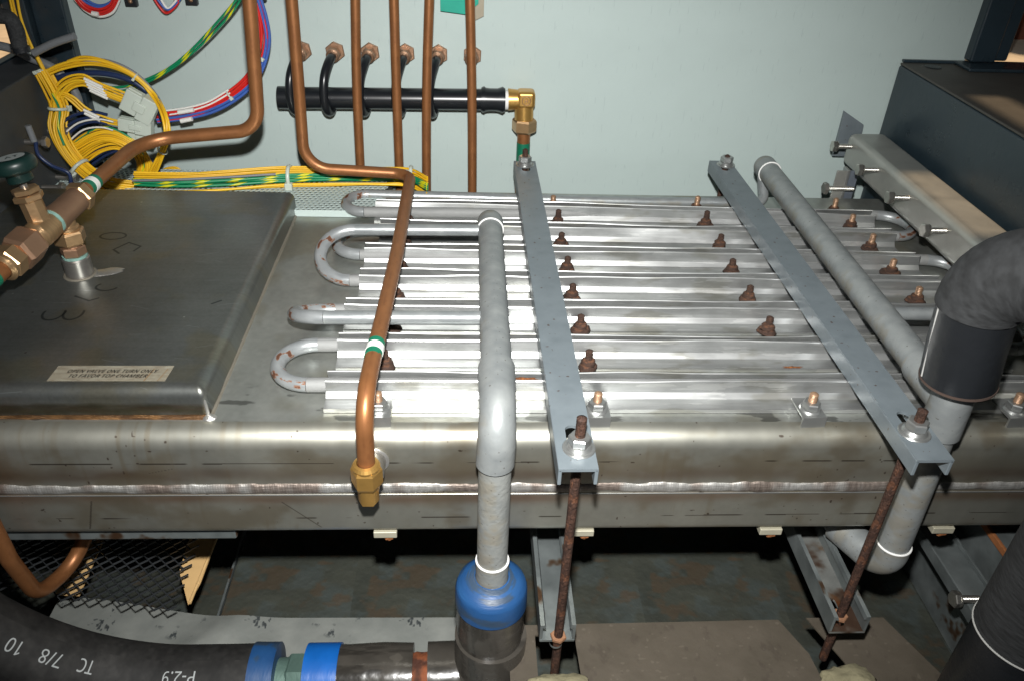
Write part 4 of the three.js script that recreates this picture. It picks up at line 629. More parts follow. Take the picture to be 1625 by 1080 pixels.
// ------------------------------------------------------------------ black manifold with its hoses and wall fittings
{
  const t = thing('manifold', 'black pipe manifold on the back wall ending in a brass elbow', 'manifold'), y = 0.1215, z = -0.685, sl = 0.012;
  put(t, 'pipe', sweep([V(-0.343, y - 0.0045, z), V(-0.2, y - 0.0025, z), V(-0.005, y, z)], 0.0168, 28), M.blackHose);
  put(t, 'end_plug', rod([-0.346, y - 0.0045, z], [-0.330, y - 0.0044, z], 0.0176, 28), M.blackHose);
  put(t, 'coupling', sweep([-0.024, -0.022, -0.0195, -0.0165, -0.010, 0.002, 0.008, 0.0105, 0.013, 0.0145].map((x) => V(x, y, z)), (f, l) => 0.0178 + 0.003 * (Math.exp(-(((l - 0.004) / 0.003) ** 2)) + Math.exp(-(((l - 0.034) / 0.003) ** 2))), 30), M.blackHose);
  put(t, 'thread_tape', rod([0.013, y, z], [0.0205, y, z], 0.0152, 24), M.white);
  const el = put(t, 'brass_elbow', sweep(rounded([[0.0195, y + 0.001, z], [0.045, y + 0.0015, z], [0.0465, 0.088, z]], 0.011), (f) => 0.0155 + 0.0018 * Math.exp(-((f / 0.12) ** 2)), 22), M.gold);
  put(el, 'cast_mark', mergeGeometries([new THREE.TorusGeometry(0.0068, 0.0006, 6, 30), new THREE.BoxGeometry(0.001, 0.0065, 0.001).translate(-0.002, 0, 0), new THREE.BoxGeometry(0.001, 0.0065, 0.001).translate(0.002, 0, 0), new THREE.BoxGeometry(0.0032, 0.001, 0.001)].map((q) => q.toNonIndexed())).translate(0.048, 0.1255, z + 0.0168), M.brassDull); put(el, 'brass_corner', box(0.0335, 0.0625, 0.112, 0.139, z - 0.013, z + 0.0165, 0.006), M.gold);
  put(t, 'flare_nut', hex(0.0205, 0.021, 0.1, 0.3).translate(0.0475, 0.0705, z), M.brass); put(t, 'drop_tube', rod([0.0475, -0.28, z], [0.0475, 0.072, z], 0.0108, 20), M.copper); put(t, 'green_band', rod([0.0475, 0.020, z], [0.0475, 0.052, z], 0.0112, 22), M.greenBand);
  const bx = [-0.308, -0.256, -0.201, -0.145, -0.0925, -0.0385];
  bx.forEach((x, i) => {
    const f = put(t, 'bulkhead_fitting', mergeGeometries([along(hex(0.0158, 0.006, 0.08, 0.2 + i), [x, 0.182, -0.7205], [0, 0, 1]), along(hex(0.0118, 0.010, 0.1, 0.5 + i), [x - 0.001, 0.1815, -0.7146], [-0.06, -0.1, 1]), along(flat(lathe([[0.0105, 0], [0.0105, 0.006], [0.008, 0.008], [1e-5, 0.008]], 20)), [x - 0.0016, 0.1805, -0.705], [-0.06, -0.15, 1])].map((g) => (g.index ? g.toNonIndexed() : g))), M.brassDull);
    if (i === 5) return;
    put(t, 'hose', sweep(smooth([[x - 0.002, 0.1795, -0.700], [x - 0.005, 0.176, -0.682], [x - 0.011, 0.158, -0.664], [x - 0.0135, 0.132, -0.658], [x - 0.012, 0.108, -0.662], [x - 0.009, 0.0985, -0.676], [x - 0.006, 0.1035, -0.690]], 36), 0.0070, 18), M.blackHose);
  });
  settle(t);
}
{ // green and buff scraps hung on the wall above the manifold
  const t = thing('green_tag', 'teal green tag hanging on the wall behind the upright tubes', 'tag'); put(t, 'tag', extrudeZ([[-0.089, 0.36], [-0.0885, 0.250], [-0.050, 0.246], [-0.030, 0.262], [-0.030, 0.36]], -0.711, -0.706, 0.0005), M.teal); settle(t);
  const b = thing('buff_tag', 'buff card tag hanging on the wall beside the green tag', 'tag'); put(b, 'tag', extrudeZ([[-0.0445, 0.36], [-0.044, 0.238], [-0.0395, 0.234], [-0.0215, 0.243], [-0.021, 0.36]], -0.7185, -0.7120, 0.0005), M.card); settle(b);
}

// ------------------------------------------------------------------ brass valve on the lid
{
  const t = thing('valve', 'brass shut-off valve with a dark green handwheel on the lid', 'valve'), x = -0.503, z = -0.2507, T = V(-0.5022, 0.1145, z), d = V(-0.033, -0.023, 0.15).normalize(), at = (s) => T.clone().addScaledVector(d, s);
  put(t, 'steel_stub', flat2([[0.0158, 0.0345], [0.0152, 0.0365], [0.0152, 0.0570], [0.0140, 0.0585], [1e-5, 0.0585]], 30).translate(x, 0, z), M.boltSteel); put(t, 'stub_weld', new THREE.TorusGeometry(0.0165, 0.0022, 8, 40).rotateX(Math.PI / 2).scale(1, 0.6, 1).translate(x, 0.0350, z), M.weldTan);
  put(t, 'thread_seal', rod([x, 0.0583, z], [x, 0.0612, z], 0.0136, 22), M.verdigris);
  put(t, 'hex_nipple', mergeGeometries([hex(0.0142, 0.0115, 0.1, 0.7).translate(x, 0.0612, z), flat(lathe([[0.0105, 0.0725], [0.0105, 0.0775]], 20).translate(x, 0, z))]), M.brassDull);
  put(t, 'lower_nut', hex(0.0178, 0.0165, 0.1, 0.2).translate(x, 0.0765, z), M.brass);
  put(t, 'tee_leg', flat2([[0.0128, 0.0925], [0.0132, 0.0965], [0.0108, 0.0985], [0.0108, 0.112]], 26).translate(x, 0, z), M.brass);
  put(t, 'tee_body', sweep([-0.030, -0.018, 0, 0.012, 0.019].map((s) => at(s)), (f) => 0.0142 + 0.002 * Math.exp(-(((f - 0.95) / 0.12) ** 2)), 26), M.brassDull);
  put(t, 'back_nut', along(hex(0.0172, 0.013, 0.1, 0.4), at(-0.041), d), M.brass); put(t, 'thread_seal', rod(at(0.0185).toArray(), at(0.0228).toArray(), 0.0148, 24), M.verdigris);
  put(t, 'valve_body', along(flat2([[0.011, -0.006], [0.0158, 0.001], [0.0165, 0.010], [0.0165, 0.024], [0.0148, 0.030], [0.011, 0.033]], 8), at(0.0235), d), M.brass);
  const s0 = at(0.036), up = V(-0.16, 0.98, -0.05).normalize(), su = (q) => s0.clone().addScaledVector(up, q);
  put(t, 'bonnet', along(flat(lathe([[0.0135, 0.004], [0.0118, 0.014], [0.0118, 0.036]], 8)), s0, up), M.brass); put(t, 'bonnet_nut', along(hex(0.0158, 0.007, 0.1, 0.3), su(0.035), up), M.brass); put(t, 'packing_nut', along(hex(0.0145, 0.0065, 0.16, 0.7), su(0.0425), up), M.brass); put(t, 'stem', along(lathe([[0.004, 0], [0.004, 0.012]], 12), su(0.048), up), M.boltSteel);
  const w = put(t, 'handwheel', along(lathe([[1e-5, 0], [0.0118, 0], [0.0132, 0.002], [0.0122, 0.010], [0.0165, 0.0105], [0.0205, 0.012], [0.0222, 0.015], [0.0225, 0.0205], [0.0212, 0.0245], [0.018, 0.0265], [0.0152, 0.0268], [0.0148, 0.0262], [1e-5, 0.0262]], 40), su(0.0555), up), M.handwheel);
  const disc = canvasTex(128, 128, (g) => { g.fillStyle = '#9fa6a4'; g.fillRect(0, 0, 128, 128); g.strokeStyle = '#333b3a'; g.lineWidth = 7; g.beginPath(); g.moveTo(40, 80); g.lineTo(52, 46); g.lineTo(64, 80); g.moveTo(74, 48); g.lineTo(96, 48); g.moveTo(84, 48); g.lineTo(84, 82); g.stroke(); });
  std('wheelDisc', C(1, 1, 1), 0.5, 0, { map: disc }); put(w, 'name_disc', along(new THREE.CircleGeometry(0.0142, 30).rotateX(-Math.PI / 2).rotateY(0.6), su(0.0555 + 0.0270), up), M.wheelDisc);
  put(t, 'union_body', along(hex(0.0205, 0.030, 0.12, 0.15), at(0.0555), d), M.brassDull); put(t, 'union_nut', along(hex(0.0178, 0.018, 0.12, 0.5), at(0.085), d), M.brass); put(t, 'collar', along(flat2([[0.016, 0], [0.0165, 0.004], [0.0125, 0.007], [0.0115, 0.007]], 24), at(0.1026), d), M.brass);
  put(t, 'outlet_tube', rod(at(0.095).toArray(), at(0.26).toArray(), 0.0108, 22), M.copper); put(t, 'green_band', rod(at(0.122).toArray(), at(0.15).toArray(), 0.0112, 22), M.greenBand); put(t, 'white_label', rod(at(0.131).toArray(), at(0.142).toArray(), 0.0116, 22), M.whiteLabel);
  settle(t);
}
{ // ground bright patch of filler beside the stub
  const g = lathe([[1e-4, 0.0012], [0.012, 0.0010], [0.017, 0.0004], [0.018, 0]], 20), p = g.attributes.position; for (let i = 0; i < p.count; i++) { const a = Math.atan2(p.getZ(i), p.getX(i)), k = 1 + 0.5 * (fbm(Math.cos(a) * 3 + 5, Math.sin(a) * 3 + 5, 2) - 0.5); p.setXYZ(i, p.getX(i) * k * 1.25, p.getY(i), p.getZ(i) * k * 0.55); } g.computeVertexNormals();
  const m = put(scene, 'filler_patch', g.rotateY(0.3).translate(-0.478, 0.0346, -0.256), M.weldBright); m.userData = { label: 'bright ground patch on the lid right of the valve stub', category: 'patch' };
}

// ------------------------------------------------------------------ wiring
function wires(t, name, path, n, spread, mat, r = 0.0018, seg = 50, twist = 0) {
  const base = path.map((p) => A3(p));
  for (let i = 0; i < n; i++) {
    const a0 = (n > 1 ? (i / (n - 1)) * 2 - 1 : 0), dep = jit(1), ph = rnd() * 6;
    const pts = base.map((p, k) => { const tn = base[Math.min(base.length - 1, k + 1)].clone().sub(base[Math.max(0, k - 1)]).normalize(), side = V(-tn.y, tn.x, 0).normalize(), w = twist ? Math.cos(k * twist + a0 * 2) : 1; return p.clone().addScaledVector(side, spread * a0 * w + Math.sin(k * 1.3 + ph) * 0.0009).add(V(0, 0, dep * spread * 0.35 + 0.002 * Math.cos(a0 * 1.5))); });
    put(t, name, sweep(smooth(pts, seg), r, 7, true, 0.05), Array.isArray(mat) ? mat[i % mat.length] : mat);
  }
}
function tie(t, p, dir, rx, rz = rx) { const g = new THREE.TorusGeometry(1, 0.16, 6, 24).scale(rx, rx, rx * 1.2); const d = A3(dir).normalize(); put(t, 'cable_tie', along(mergeGeometries([g.rotateX(Math.PI / 2), new RoundedBoxGeometry(rx * 0.7, rx * 0.7, rx * 0.6, 1, rx * 0.1).translate(rx * 0.6, 0, rx * 0.9)].map((q) => (q.index ? q.toNonIndexed() : q))), A3(p), d), M.nylon); }
const dirOf = (p, k) => A3(p[Math.min(p.length - 1, k + 1)]).sub(A3(p[Math.max(0, k - 1)])).toArray();
{
  const t = thing('wire_harness', 'coiled harness of yellow wires tied up in the left corner', 'wires');
  const Y = [M.yellowWire, M.amberWire, M.yellowWire];
  wires(t, 'yellow_wire', PTS.trunk, 8, 0.0105, Y); wires(t, 'yellow_wire', PTS.trunk.map(([a, b, c]) => [a + 0.002, b, c - 0.006]), 6, 0.009, Y);
  wires(t, 'yellow_wire', PTS.pairA, 2, 0.0016, Y); wires(t, 'yellow_wire', PTS.pairB, 1, 0.001, Y);
  wires(t, 'yellow_wire', PTS.arc, 3, 0.0028, Y); wires(t, 'yellow_wire', PTS.arcTop, 2, 0.002, Y); wires(t, 'grey_wire', PTS.arc.map(([a, b, c]) => [a + 0.001, b + 0.0035, c - 0.004]), 1, 0.001, M.greyWire, 0.0024);
  wires(t, 'yellow_wire', PTS.branch1, 6, 0.0075, Y); wires(t, 'yellow_wire', PTS.branch2, 3, 0.004, Y); wires(t, 'yellow_wire', PTS.inner, 8, 0.0105, Y); wires(t, 'yellow_wire', PTS.inner.map(([a, b, c]) => [a + 0.006, b - 0.016, c - 0.004]), 4, 0.006, Y);
  wires(t, 'green_wire', PTS.inner.map(([a, b, c]) => [a + 0.002, b + 0.0125, c]), 1, 0.001, M.greenWire); wires(t, 'green_wire', PTS.trunk.slice(1, 5).map(([a, b, c]) => [a + 0.006, b, c + 0.006]), 1, 0.001, M.greenWire);
  wires(t, 'navy_wire', PTS.inner.map(([a, b, c]) => [a + 0.01, b - 0.022, c - 0.012]), 4, 0.006, M.navyWire, 0.0022); wires(t, 'navy_wire', PTS.blackloops, 3, 0.008, M.navyWire, 0.0024); wires(t, 'white_wire', PTS.blackloops.map(([a, b, c]) => [a + 0.01, b - 0.006, c + 0.008]), 2, 0.006, M.whiteLabel, 0.0014);
  tie(t, PTS.trunk[2], dirOf(PTS.trunk, 2), 0.0125); tie(t, PTS.trunk[5], dirOf(PTS.trunk, 5), 0.0145); tie(t, PTS.trunk[0], dirOf(PTS.trunk, 0), 0.0072); tie(t, PTS.pairA[3], dirOf(PTS.pairA, 3), 0.0046); tie(t, PTS.arc[4], dirOf(PTS.arc, 4), 0.0055); tie(t, PTS.arc[8], dirOf(PTS.arc, 8), 0.0062);
  for (let i = 0; i < 5; i++) put(t, 'wire_marker', rod([-0.600 + i * 0.001, 0.1655 - i * 0.0042, -0.5955], [-0.577 + i * 0.001, 0.1535 - i * 0.0042, -0.5955], 0.0023, 8), M.whiteLabel);
  for (let i = 0; i < 2; i++) put(t, 'wire_marker', rod([-0.612, 0.1195 - i * 0.005, -0.5955], [-0.592, 0.1085 - i * 0.005, -0.5955], 0.0023, 8), M.whiteLabel);
  wires(t, 'yellow_wire', PTS.smallloop, 2, 0.0016, Y); put(t, 'tie_mount', box(-0.572, -0.540, 0.003, 0.012, -0.545, -0.528, 0.003), M.nylon); settle(t);
}
function connector(c, w, h, label) {
  const t = thing('plug_connector', label, 'connector', 'translucent plug connectors'), a = A3(c[0]), b = A3(c[1]), d = b.clone().sub(a), L = d.length(), m = a.clone().add(b).multiplyScalar(0.5), ang = Math.atan2(d.y, d.x);
  const part = (n, x0, x1, hh, ww) => put(t, n, new RoundedBoxGeometry(x1 - x0, hh, ww, 2, 0.0015).translate((x0 + x1) / 2, 0, 0), M.nylon);
  part('plug_half', -L * 0.5, 0.0, h, w); part('socket_half', 0.0002, L * 0.5, h * 1.12, w * 1.1); part('latch', -L * 0.16, L * 0.2, h * 0.42, w * 1.35); part('key_rib', -L * 0.48, -L * 0.05, h * 1.08, w * 0.4);
  t.position.copy(m).add(V(0, 0, 0.004)); t.rotation.z = ang;
}
connector(PTS.conn1, 0.018, 0.034, 'largest translucent plug connector, uppermost in the wire coil'); connector(PTS.conn2, 0.016, 0.019, 'middle translucent plug connector in the wire coil'); connector(PTS.conn3, 0.014, 0.018, 'lowest translucent plug connector just above the copper tube');
{
  let t = thing('wire_bundle', 'bundle of red and blue wires curving up the pale wall', 'wires'); wires(t, 'red_wire', PTS.redblue, 4, 0.0050, M.redWire, 0.0022); wires(t, 'blue_wire', PTS.redblue.map(([a, b, c], i) => [a + 0.0065 * Math.min(1, i / 4), b - 0.0055, c + 0.002]), 2, 0.0022, M.blueWire, 0.0024); wires(t, 'white_wire', PTS.redblue.slice(0, 4).map(([a, b, c]) => [a, b + 0.006, c + 0.003]), 2, 0.003, M.whiteLabel, 0.0016);
  tie(t, PTS.redblue[3], dirOf(PTS.redblue, 3), 0.0078); tie(t, PTS.redblue[5], dirOf(PTS.redblue, 5), 0.0078); put(t, 'wire_marker', rod([-0.492, 0.1035, -0.642], [-0.468, 0.108, -0.642], 0.0034, 10), M.whiteLabel); put(t, 'wire_marker', rod([-0.490, 0.0905, -0.640], [-0.472, 0.0945, -0.640], 0.0036, 10), M.whiteLabel); settle(t);
  t = thing('earth_wire', 'green and yellow striped earth wires slanting up the pale wall', 'wires'); wires(t, 'green_wire', PTS.green, 2, 0.0021, M.greenWire, 0.002); settle(t);
  t = thing('wire_bundle', 'flat bundle of yellow and green wires lying on the perforated strip', 'wires'); const B = PTS.floorbundle.map(([a, b, c]) => [a, b + 0.0005, c]);
  wires(t, 'yellow_wire', B.map(([a, b, c], i) => [a, b + 0.0225, c - 0.010]), 7, 0.0095, [M.yellowWire, M.amberWire, M.amberWire], 0.0017, 70, 0.35); wires(t, 'green_wire', B.map(([a, b, c], i) => [a, b + 0.0135, c - 0.002]), 6, 0.0090, M.greenWire, 0.0024, 70, 0.4); wires(t, 'yellow_wire', B.map(([a, b, c], i) => [a, b + 0.001, c + 0.006]), 3, 0.002, [M.amberWire, M.yellowWire], 0.002, 70, 0.7); wires(t, 'grey_wire', B.slice(0, 4).map(([a, b, c]) => [a, b + 0.018, c + 0.001]), 1, 0.003, M.greyWire, 0.002);
  tie(t, [B[3][0] + 0.02, B[3][1] + 0.012, B[3][2]], [1, 0, 0], 0.0165); tie(t, [B[4][0] + 0.13, B[4][1] + 0.012, B[4][2]], [1, 0, 0], 0.0165); settle(t);
  t = thing('dark_cable', 'glossy dark cable arching over the yellow wire coil', 'cable'); put(t, 'cable', sweep(smooth(PTS.darkcable, 50), 0.0042, 12), M.navyWire); settle(t);
  t = thing('grey_cable', 'thick grey cable crossing the left corner panel', 'cable'); put(t, 'cable', sweep(smooth(PTS.greycable, 40), 0.0062, 14), M.greyWire); settle(t);
  t = thing('grey_conduit', 'short grey tube reaching to the wall from the upper wire tie', 'cable'); put(t, 'tube', sweep(smooth(PTS.greypipe, 20), 0.0052, 14), M.greyWire); settle(t);
  t = thing('black_hose', 'black hose end hanging at the upper left edge', 'hose'); put(t, 'hose', sweep(smooth(PTS.blackhose, 30), 0.0095, 18), M.foamBlack); put(t, 'collar', rod([-0.6266, 0.232, -0.5], [-0.6262, 0.226, -0.5], 0.0108, 18), M.blackTape); settle(t);
  t = thing('wire_loop', 'loop of red, blue and white wires at the top left of the wall', 'wires', 'wire loops at the top of the wall'); wires(t, 'red_wire', PTS.redloopL, 3, 0.003, M.redWire, 0.0024); wires(t, 'blue_wire', PTS.redloopL.map(([a, b, c]) => [a + 0.003, b + 0.0075, c]), 2, 0.002, M.blueWire, 0.002); wires(t, 'grey_wire', PTS.redloopL.map(([a, b, c]) => [a - 0.001, b - 0.005, c]), 2, 0.0016, [M.whiteLabel, M.greyWire], 0.0022); put(t, 'wire_marker', rod([-0.609, 0.2345, -0.693], [-0.600, 0.233, -0.693], 0.0038, 10), M.whiteLabel); settle(t);
  t = thing('wire_loop', 'narrow loop of red and brown wires at the top of the wall', 'wires', 'wire loops at the top of the wall'); wires(t, 'red_wire', PTS.redloopR, 2, 0.002, [M.redWire, M.brownWire], 0.002); wires(t, 'blue_wire', PTS.redloopR.map(([a, b, c]) => [a + 0.004, b + 0.004, c]), 2, 0.002, [M.blueWire, M.whiteLabel], 0.002); settle(t);
  for (const [x, y, w] of [[-0.556, 0.2505, 'left'], [-0.4655, 0.255, 'middle'], [-0.362, 0.262, 'right']]) { t = thing('wall_clip', `small black clip on the wall at the top edge, ${w} of three`, 'clip', 'black clips at the top of the wall'); put(t, 'body', box(x - 0.009, x + 0.009, y - 0.009, y + 0.02, -0.72, -0.7105, 0.0015), M.blackTape); put(t, 'screw', along(lathe([[1e-5, 0.0022], [0.002, 0.0018], [0.0034, 0]], 14), [x, y - 0.001, -0.7106], [0, 0, 1]), M.brassDull); settle(t); }
}

// ------------------------------------------------------------------ left corner duct with bolts
{
  const t = thing('duct_box', 'dark grey sheet metal duct in the left corner behind the valve', 'duct'); put(t, 'casing', box(-0.732, -0.672, -0.40, 0.172, -0.684, -0.20, 0.003), M.darkGrey); settle(t);
  const spots = [[0.094, -0.527, 'highest of the nearer pair'], [0.086, -0.597, 'beside the grey cable lug'], [0.019, -0.582, 'lowest, right of the handwheel'], [0.021, -0.536, 'just behind the handwheel']];
  for (const [y, z, w] of spots) { const b = thing('duct_bolt', `dark hex bolt on the left duct, ${w}`, 'bolt', 'bolts on the left duct'); put(b, 'shank', rod([-0.672, y, z], [-0.646, y, z], 0.0042, 14), M.boltSteel); put(b, 'head', along(hex(0.0085, 0.007, 0.12, 0.3), [-0.648, y, z], [1, 0, 0]), M.boltSteel); settle(b); }
  const c = thing('lug_cable', 'thin dark cable with a grey lug hanging beside the duct bolts', 'cable'); put(c, 'cable', sweep(smooth(PTS.boltcable, 40), 0.0028, 10), M.navyWire); put(c, 'lug', rod([-0.655, 0.098, -0.518], [-0.657, 0.121, -0.518], 0.0044, 12), M.greyWire); settle(c);
}

// ------------------------------------------------------------------ right side: beam, box, post
{
  const t = thing('steel_beam', 'rounded stainless channel beam slanting along the right side', 'beam');
  put(t, 'beam', uvBox(new RoundedBoxGeometry(0.064, 0.053, 0.90, 4, 0.011).translate(0.620, 0.0595, -0.672 + 0.45), 0.2), M.beamSteel); settle(t);
  const z4 = [[-0.650, 'nearest the wall'], [-0.547, 'second from the wall'], [-0.441, 'third from the wall'], [-0.333, 'nearest the insulated elbow']];
  for (const [z, w] of z4) { const b = thing('beam_bolt', `bright hex bolt sticking out of the steel beam, ${w}`, 'bolt', 'bolts of the right hand beam'); put(b, 'shank', along(thread(0.0044, 0.027, 0.0018), [0.5885, 0.0685, z], [-1, 0, 0]), M.boltBright); const h = put(b, 'head', along(hex(0.0095, 0.0068, 0.12, 0.25), [0.5625, 0.0685, z], [-1, 0, 0]), M.boltBright); put(h, 'washer_face', along(turned([[1e-5, 0.0015], [0.0085, 0.0015], [0.0085, 0], [1e-5, 0]], 20), [0.5645, 0.0685, z], [-1, 0, 0]), M.boltBright); settle(b); }
  const g = thing('gusset_plate', 'small slate grey gusset plate behind the far end of the beam', 'plate'); put(g, 'plate', extrudeZ([[0.583, 0.113], [0.622, 0.091], [0.625, 0.035], [0.583, 0.035]], -0.7, -0.6945, 0.0005), M.barPaint); settle(g);
  const k = thing('angle_bracket', 'folded zinc bracket standing under the far end of the beam', 'bracket');
  put(k, 'front_leaf', box(0.553, 0.571, -0.10, 0.0445, -0.605, -0.602, 0.0008), M.beamSteel); put(k, 'fold', box(0.570, 0.575, -0.10, 0.046, -0.62, -0.6018, 0.0008), M.zinc); put(k, 'back_leaf', box(0.5752, 0.593, -0.10, 0.042, -0.612, -0.609, 0.0008), M.zincBlue); settle(k);
  const b = thing('bracket_bolt', 'hex bolt sticking out of the folded bracket below the beam', 'bolt'); put(b, 'shank', along(thread(0.0042, 0.045, 0.0018), [0.585, 0.0165, -0.597], [-1, 0, 0]), M.boltBright); put(b, 'head', along(hex(0.0100, 0.007, 0.12, 0.1), [0.5415, 0.0165, -0.597], [-1, 0, 0]), M.boltSteel); settle(b);
}
{
  const t = thing('control_box', 'dark blue painted steel box rising behind the right hand beam', 'cabinet');
  put(t, 'casing', box(0.663, 1.2, -0.40, 0.186, -0.715, 0.42, 0.004), M.darkBlue); put(t, 'top_cover', box(0.6642, 1.2, 0.1862, 0.190, -0.7145, 0.42, 0.0018), M.dusty, 'dust covered top'); put(t, 'back_lip', box(0.668, 1.2, 0.1902, 0.1945, -0.7195, -0.712, 0.001), M.darkBlue); put(t, 'knockout_plug', lathe([[1e-5, 0.0016], [0.012, 0.0014], [0.0138, 0]], 26).translate(0.706, 0.1901, -0.688), M.blackTape); settle(t);
  const p = thing('frame_post', 'dark blue upright frame post standing on the box at the top right', 'post');
  put(p, 'post', mergeGeometries([box(0.772, 0.815, 0.196, 0.945, -0.745, -0.70, 0.004), box(0.8152, 0.842, 0.196, 0.945, -0.745, -0.712, 0.004)]), M.darkBlue); put(p, 'base_plate', box(0.752, 0.95, 0.1905, 0.1958, -0.712, -0.662, 0.002), M.darkBlue); settle(p);
  structure('outer_panel', box(0.83, 1.6, 0.05, 0.95, -0.95, -0.93), M.brownPanel); structure('outer_ledge', box(0.83, 1.5, 0.10, 0.185, -0.93, -0.75), M.outdoor);
}

// ------------------------------------------------------------------ below the tank
{
  let t = thing('cover_sheet', 'brown coated sheet with a slot for the left threaded rod', 'sheet', 'brown sheets in front of the floor pan');
  put(t, 'sheet', sheetY([[0.005, 0.008], [0.330, 0.005], [0.351, 0.052], [0.375, 0.30], [0.005, 0.30]], -0.2865, -0.2845, [[[0.036, 0.022], [0.082, 0.022], [0.085, 0.11], [0.036, 0.11]]]), M.taupe); settle(t);
  t = thing('cover_sheet', 'brown coated sheet cut at a slant under the right strut', 'sheet', 'brown sheets in front of the floor pan');
  put(t, 'sheet', sheetY([[0.365, 0.003], [0.460, 0.004], [0.500, 0.095], [0.53, 0.30], [0.43, 0.30], [0.388, 0.062]], -0.2865, -0.2845), M.taupe); settle(t);
  t = thing('bent_sheet', 'pale grey bent metal sheet above the printed pipe', 'sheet');
  { const n = 40, m = 10, pos = [], uv = [], idx = [], xs = (u) => -0.585 + 0.61 * u; for (let i = 0; i <= n; i++) for (let j = 0; j <= m; j++) { const u = i / n, x = xs(u), zb = -0.122 + 0.034 * ss(0, 0.42, u) + 0.008 * u, z = zb + (0.13 - zb) * (j / m), bend = 0.010 * Math.exp(-(((x + 0.36 + (z + 0.06) * 0.9) / 0.03) ** 2)) * ss(-0.13, -0.05, z) - 0.006 * ss(-0.40, -0.52, x) * 0; pos.push(x, -0.3845 + bend, z); uv.push(x / 0.2, z / 0.2); } const W = m + 1; for (let i = 0; i < n; i++) for (let j = 0; j < m; j++) { const a = i * W + j, b = a + W; idx.push(a, a + 1, b, b, a + 1, b + 1); } const k = pos.length / 3; for (let i = 0; i < k; i++) { pos.push(pos[i * 3], pos[i * 3 + 1] - 0.0016, pos[i * 3 + 2]); uv.push(uv[i * 2], uv[i * 2 + 1]); } const top = idx.slice(); for (let i = 0; i < top.length; i += 3) idx.push(top[i] + k, top[i + 2] + k, top[i + 1] + k); for (let i = 0; i < n; i++) { const a = i * W, b = a + W; idx.push(a, b, a + k, b, b + k, a + k); } for (let j = 0; j < m; j++) { idx.push(j, j + k, j + 1, j + 1, j + k, j + 1 + k); }
    let g = new THREE.BufferGeometry(); g.setAttribute('position', new THREE.Float32BufferAttribute(pos, 3)); g.setAttribute('uv', new THREE.Float32BufferAttribute(uv, 2)); g.setIndex(idx); g.computeVertexNormals(); { const nn = g.attributes.normal; for (let i = 0; i < k; i++) { const l = Math.hypot(nn.getX(i), nn.getY(i), nn.getZ(i)); if (nn.getY(i) < 0.8 * l) nn.setXYZ(i, 0, 1, 0); } } put(t, 'sheet', g, M.greySheet); } settle(t);
  for (const [i, l] of [[0, 'yellowish foam lump round the foot of the left threaded rod'], [1, 'yellowish foam lump round the foot of the right threaded rod']]) {
    const [x, , z] = PTS.foam[i]; let g = new THREE.IcosahedronGeometry(0.03, 5); const p = g.attributes.position; for (let q = 0; q < p.count; q++) { const a = Math.atan2(p.getZ(q), p.getX(q)), k = 0.65 + 0.9 * fbm(Math.cos(a) * 2 + 4 + i * 7, Math.sin(a) * 2 + 4, 3) + 0.35 * (fbm(p.getX(q) * 60 + 9, p.getZ(q) * 60 + p.getY(q) * 50, 3) - 0.5); p.setXYZ(q, p.getX(q) * k, p.getY(q) * 0.32 * k, p.getZ(q) * k * 0.6); } g = (() => { g.deleteAttribute("uv"); g.deleteAttribute("normal"); const q = mergeVertices(g, 1e-5); q.computeVertexNormals(); return uvBox(q, 0.1); })(); const m = put(scene, numbered('foam_lump'), g, M.foamSpray); m.position.set(x + (i ? 0.004 : 0.01), -0.282, z + 0.012); m.userData = { label: l, category: 'foam', group: 'foam lumps at the rods' };
  }
  // expanded metal guard, and sun patches built as tan-coloured strips behind it
  { const pos = [], W = 0.0080, H = 0.0165, th = 0.0011; const bar = (x0, z0, x1, z1, y0, y1) => { const d = V(x1 - x0, 0, z1 - z0).normalize(), s = V(-d.z, 0, d.x).multiplyScalar(th * 0.55), c = (x, y, z, k, u) => [x + s.x * k, y + u * 0.0011, z + s.z * k], A = [c(x0, y0, z0, 1, 1), c(x0, y0, z0, -1, 1), c(x0, y0, z0, -1, -1), c(x0, y0, z0, 1, -1)], B = [c(x1, y1, z1, 1, 1), c(x1, y1, z1, -1, 1), c(x1, y1, z1, -1, -1), c(x1, y1, z1, 1, -1)]; for (let k = 0; k < 4; k++) { const l = (k + 1) % 4; pos.push(...A[k], ...B[k], ...A[l], ...A[l], ...B[k], ...B[l]); } };
    const x0 = -0.71, z0 = -0.24; for (let i = 0; i < 21; i++) for (let j = 0; j < 36; j++) { const cx = x0 + i * H, cz = z0 + j * W * 1.0, o = j % 2 ? H / 2 : 0; if (cx + o > -0.412 || cz > -0.062 + (cx + 0.535) * 0.15) continue; bar(cx + o, cz, cx + o + H * 0.5, cz + W, -0.312, -0.3105); bar(cx + o + H * 0.5, cz + W, cx + o + H, cz, -0.3105, -0.312); }
    const g = new THREE.BufferGeometry(); g.setAttribute('position', new THREE.Float32BufferAttribute(pos, 3)); g.computeVertexNormals(); const e = thing('expanded_mesh', 'dark expanded metal mesh guard under the left end of the tank', 'mesh guard'); put(e, 'mesh', g, M.meshSteel).userData.kind = 'stuff'; settle(e); }
  t = thing('sun_patch_strip', 'patch of sunlight built as a tan strip, seen through the expanded mesh at the far left', 'strip', 'sun patches built as tan strips under the tank'); put(t, 'strip', sheetY([[-0.571, -0.20], [-0.536, -0.20], [-0.531, -0.082], [-0.561, -0.084]], -0.3345, -0.3325), M.tan); settle(t);
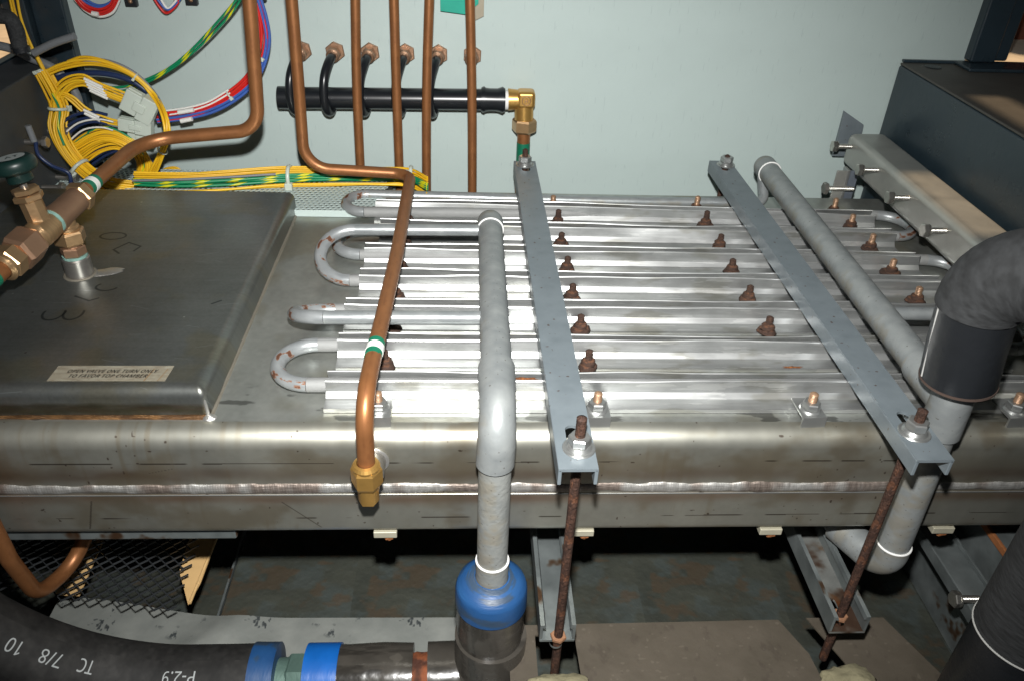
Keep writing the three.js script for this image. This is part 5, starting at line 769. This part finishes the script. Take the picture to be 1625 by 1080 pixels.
  t = thing('sun_patch_strip', 'patch of sunlight built as a tan strip with a pointed end beside the floor pan edge', 'strip', 'sun patches built as tan strips under the tank'); put(t, 'strip', sheetY([[-0.424, -0.20], [-0.384, -0.20], [-0.386, -0.10], [-0.392, -0.066], [-0.418, -0.118]], -0.3345, -0.3325), M.tan); put(t, 'patch_edge', rod([-0.384, -0.3325, -0.20], [-0.3905, -0.3325, -0.068], 0.002, 10), M.tan); settle(t);
  // lower right channel
  t = thing('lower_channel', 'grey channel beam with a folded lip at the lower right', 'beam'); put(t, 'web', box(0.553, 0.590, -0.275, -0.2555, -0.40, 0.20, 0.002), M.channel); put(t, 'lip', box(0.5875, 0.5905, -0.2553, -0.249, -0.40, 0.20, 0.0008), M.channel); put(t, 'foot', box(0.556, 0.588, -0.40, -0.2752, -0.40, -0.37, 0.001), M.channel); settle(t);
  t = thing('channel_bolt', 'bright hex bolt standing out of the lower right channel', 'bolt'); put(t, 'shank', along(thread(0.0046, 0.026, 0.0019), [0.564, -0.2475, 0.008], [-1, 0.02, 0]), M.boltBright); put(t, 'head', along(hex(0.0102, 0.0072, 0.12, 0.3), [0.5385, -0.247, 0.008], [-1, 0.02, 0]), M.boltBright); put(t, 'washer', along(turned([[1e-5, 0.002], [0.0095, 0.002], [0.0095, 0], [1e-5, 0]], 20), [0.5395, -0.247, 0.008], [-1, 0.02, 0]), M.boltBright); settle(t);
  t = thing('side_plate', 'grey plate with a rusty orange edge at the lower right', 'plate'); put(t, 'plate', box(0.602, 0.655, -0.40, -0.203, -0.42, 0.10, 0.001), M.channel); put(t, 'rusty_edge', box(0.5975, 0.6018, -0.2110, -0.2015, -0.42, 0.012, 0.001), M.orangeRust); settle(t);
  t = thing('under_bolt', 'dark bolt under the tank right of the silver return elbow', 'bolt'); put(t, 'shank', rod([0.485, -0.158, -0.04], [0.452, -0.158, -0.04], 0.0042, 12), M.boltSteel); put(t, 'head', along(hex(0.010, 0.007, 0.12, 0.2), [0.459, -0.158, -0.04], [-1, 0, 0]), M.boltSteel); settle(t);
  // rust flakes that fell on the plates
  for (const [x, z, w, l] of [[0.3185, -0.1085, 0.012, 'orange rust patch behind the first plate strip, left of the right bar'], [0.016, -0.0655, 0.013, 'orange rust stain in the first strip groove beside the silver header']]) { const g = lathe([[1e-4, 0.0009], [0.7, 0.0007], [1, 0]], 18), p = g.attributes.position; for (let q = 0; q < p.count; q++) { const a = Math.atan2(p.getZ(q), p.getX(q)), k = 1 + 1.3 * (fbm(Math.cos(a) * 4 + 5 + x * 9, Math.sin(a) * 4 + 5, 3) - 0.5); p.setXYZ(q, p.getX(q) * k * w, p.getY(q), p.getZ(q) * k * w * 0.16); } g.computeVertexNormals(); const m = put(scene, numbered('rust_patch'), uvBox(g, 0.05), M.rustScale); m.position.set(x, z > -0.07 ? 0.0202 : 0.0057, z); m.userData = { label: l, category: 'rust', group: 'rust patches on the plates' }; }
}
renderer.render(scene, camera);
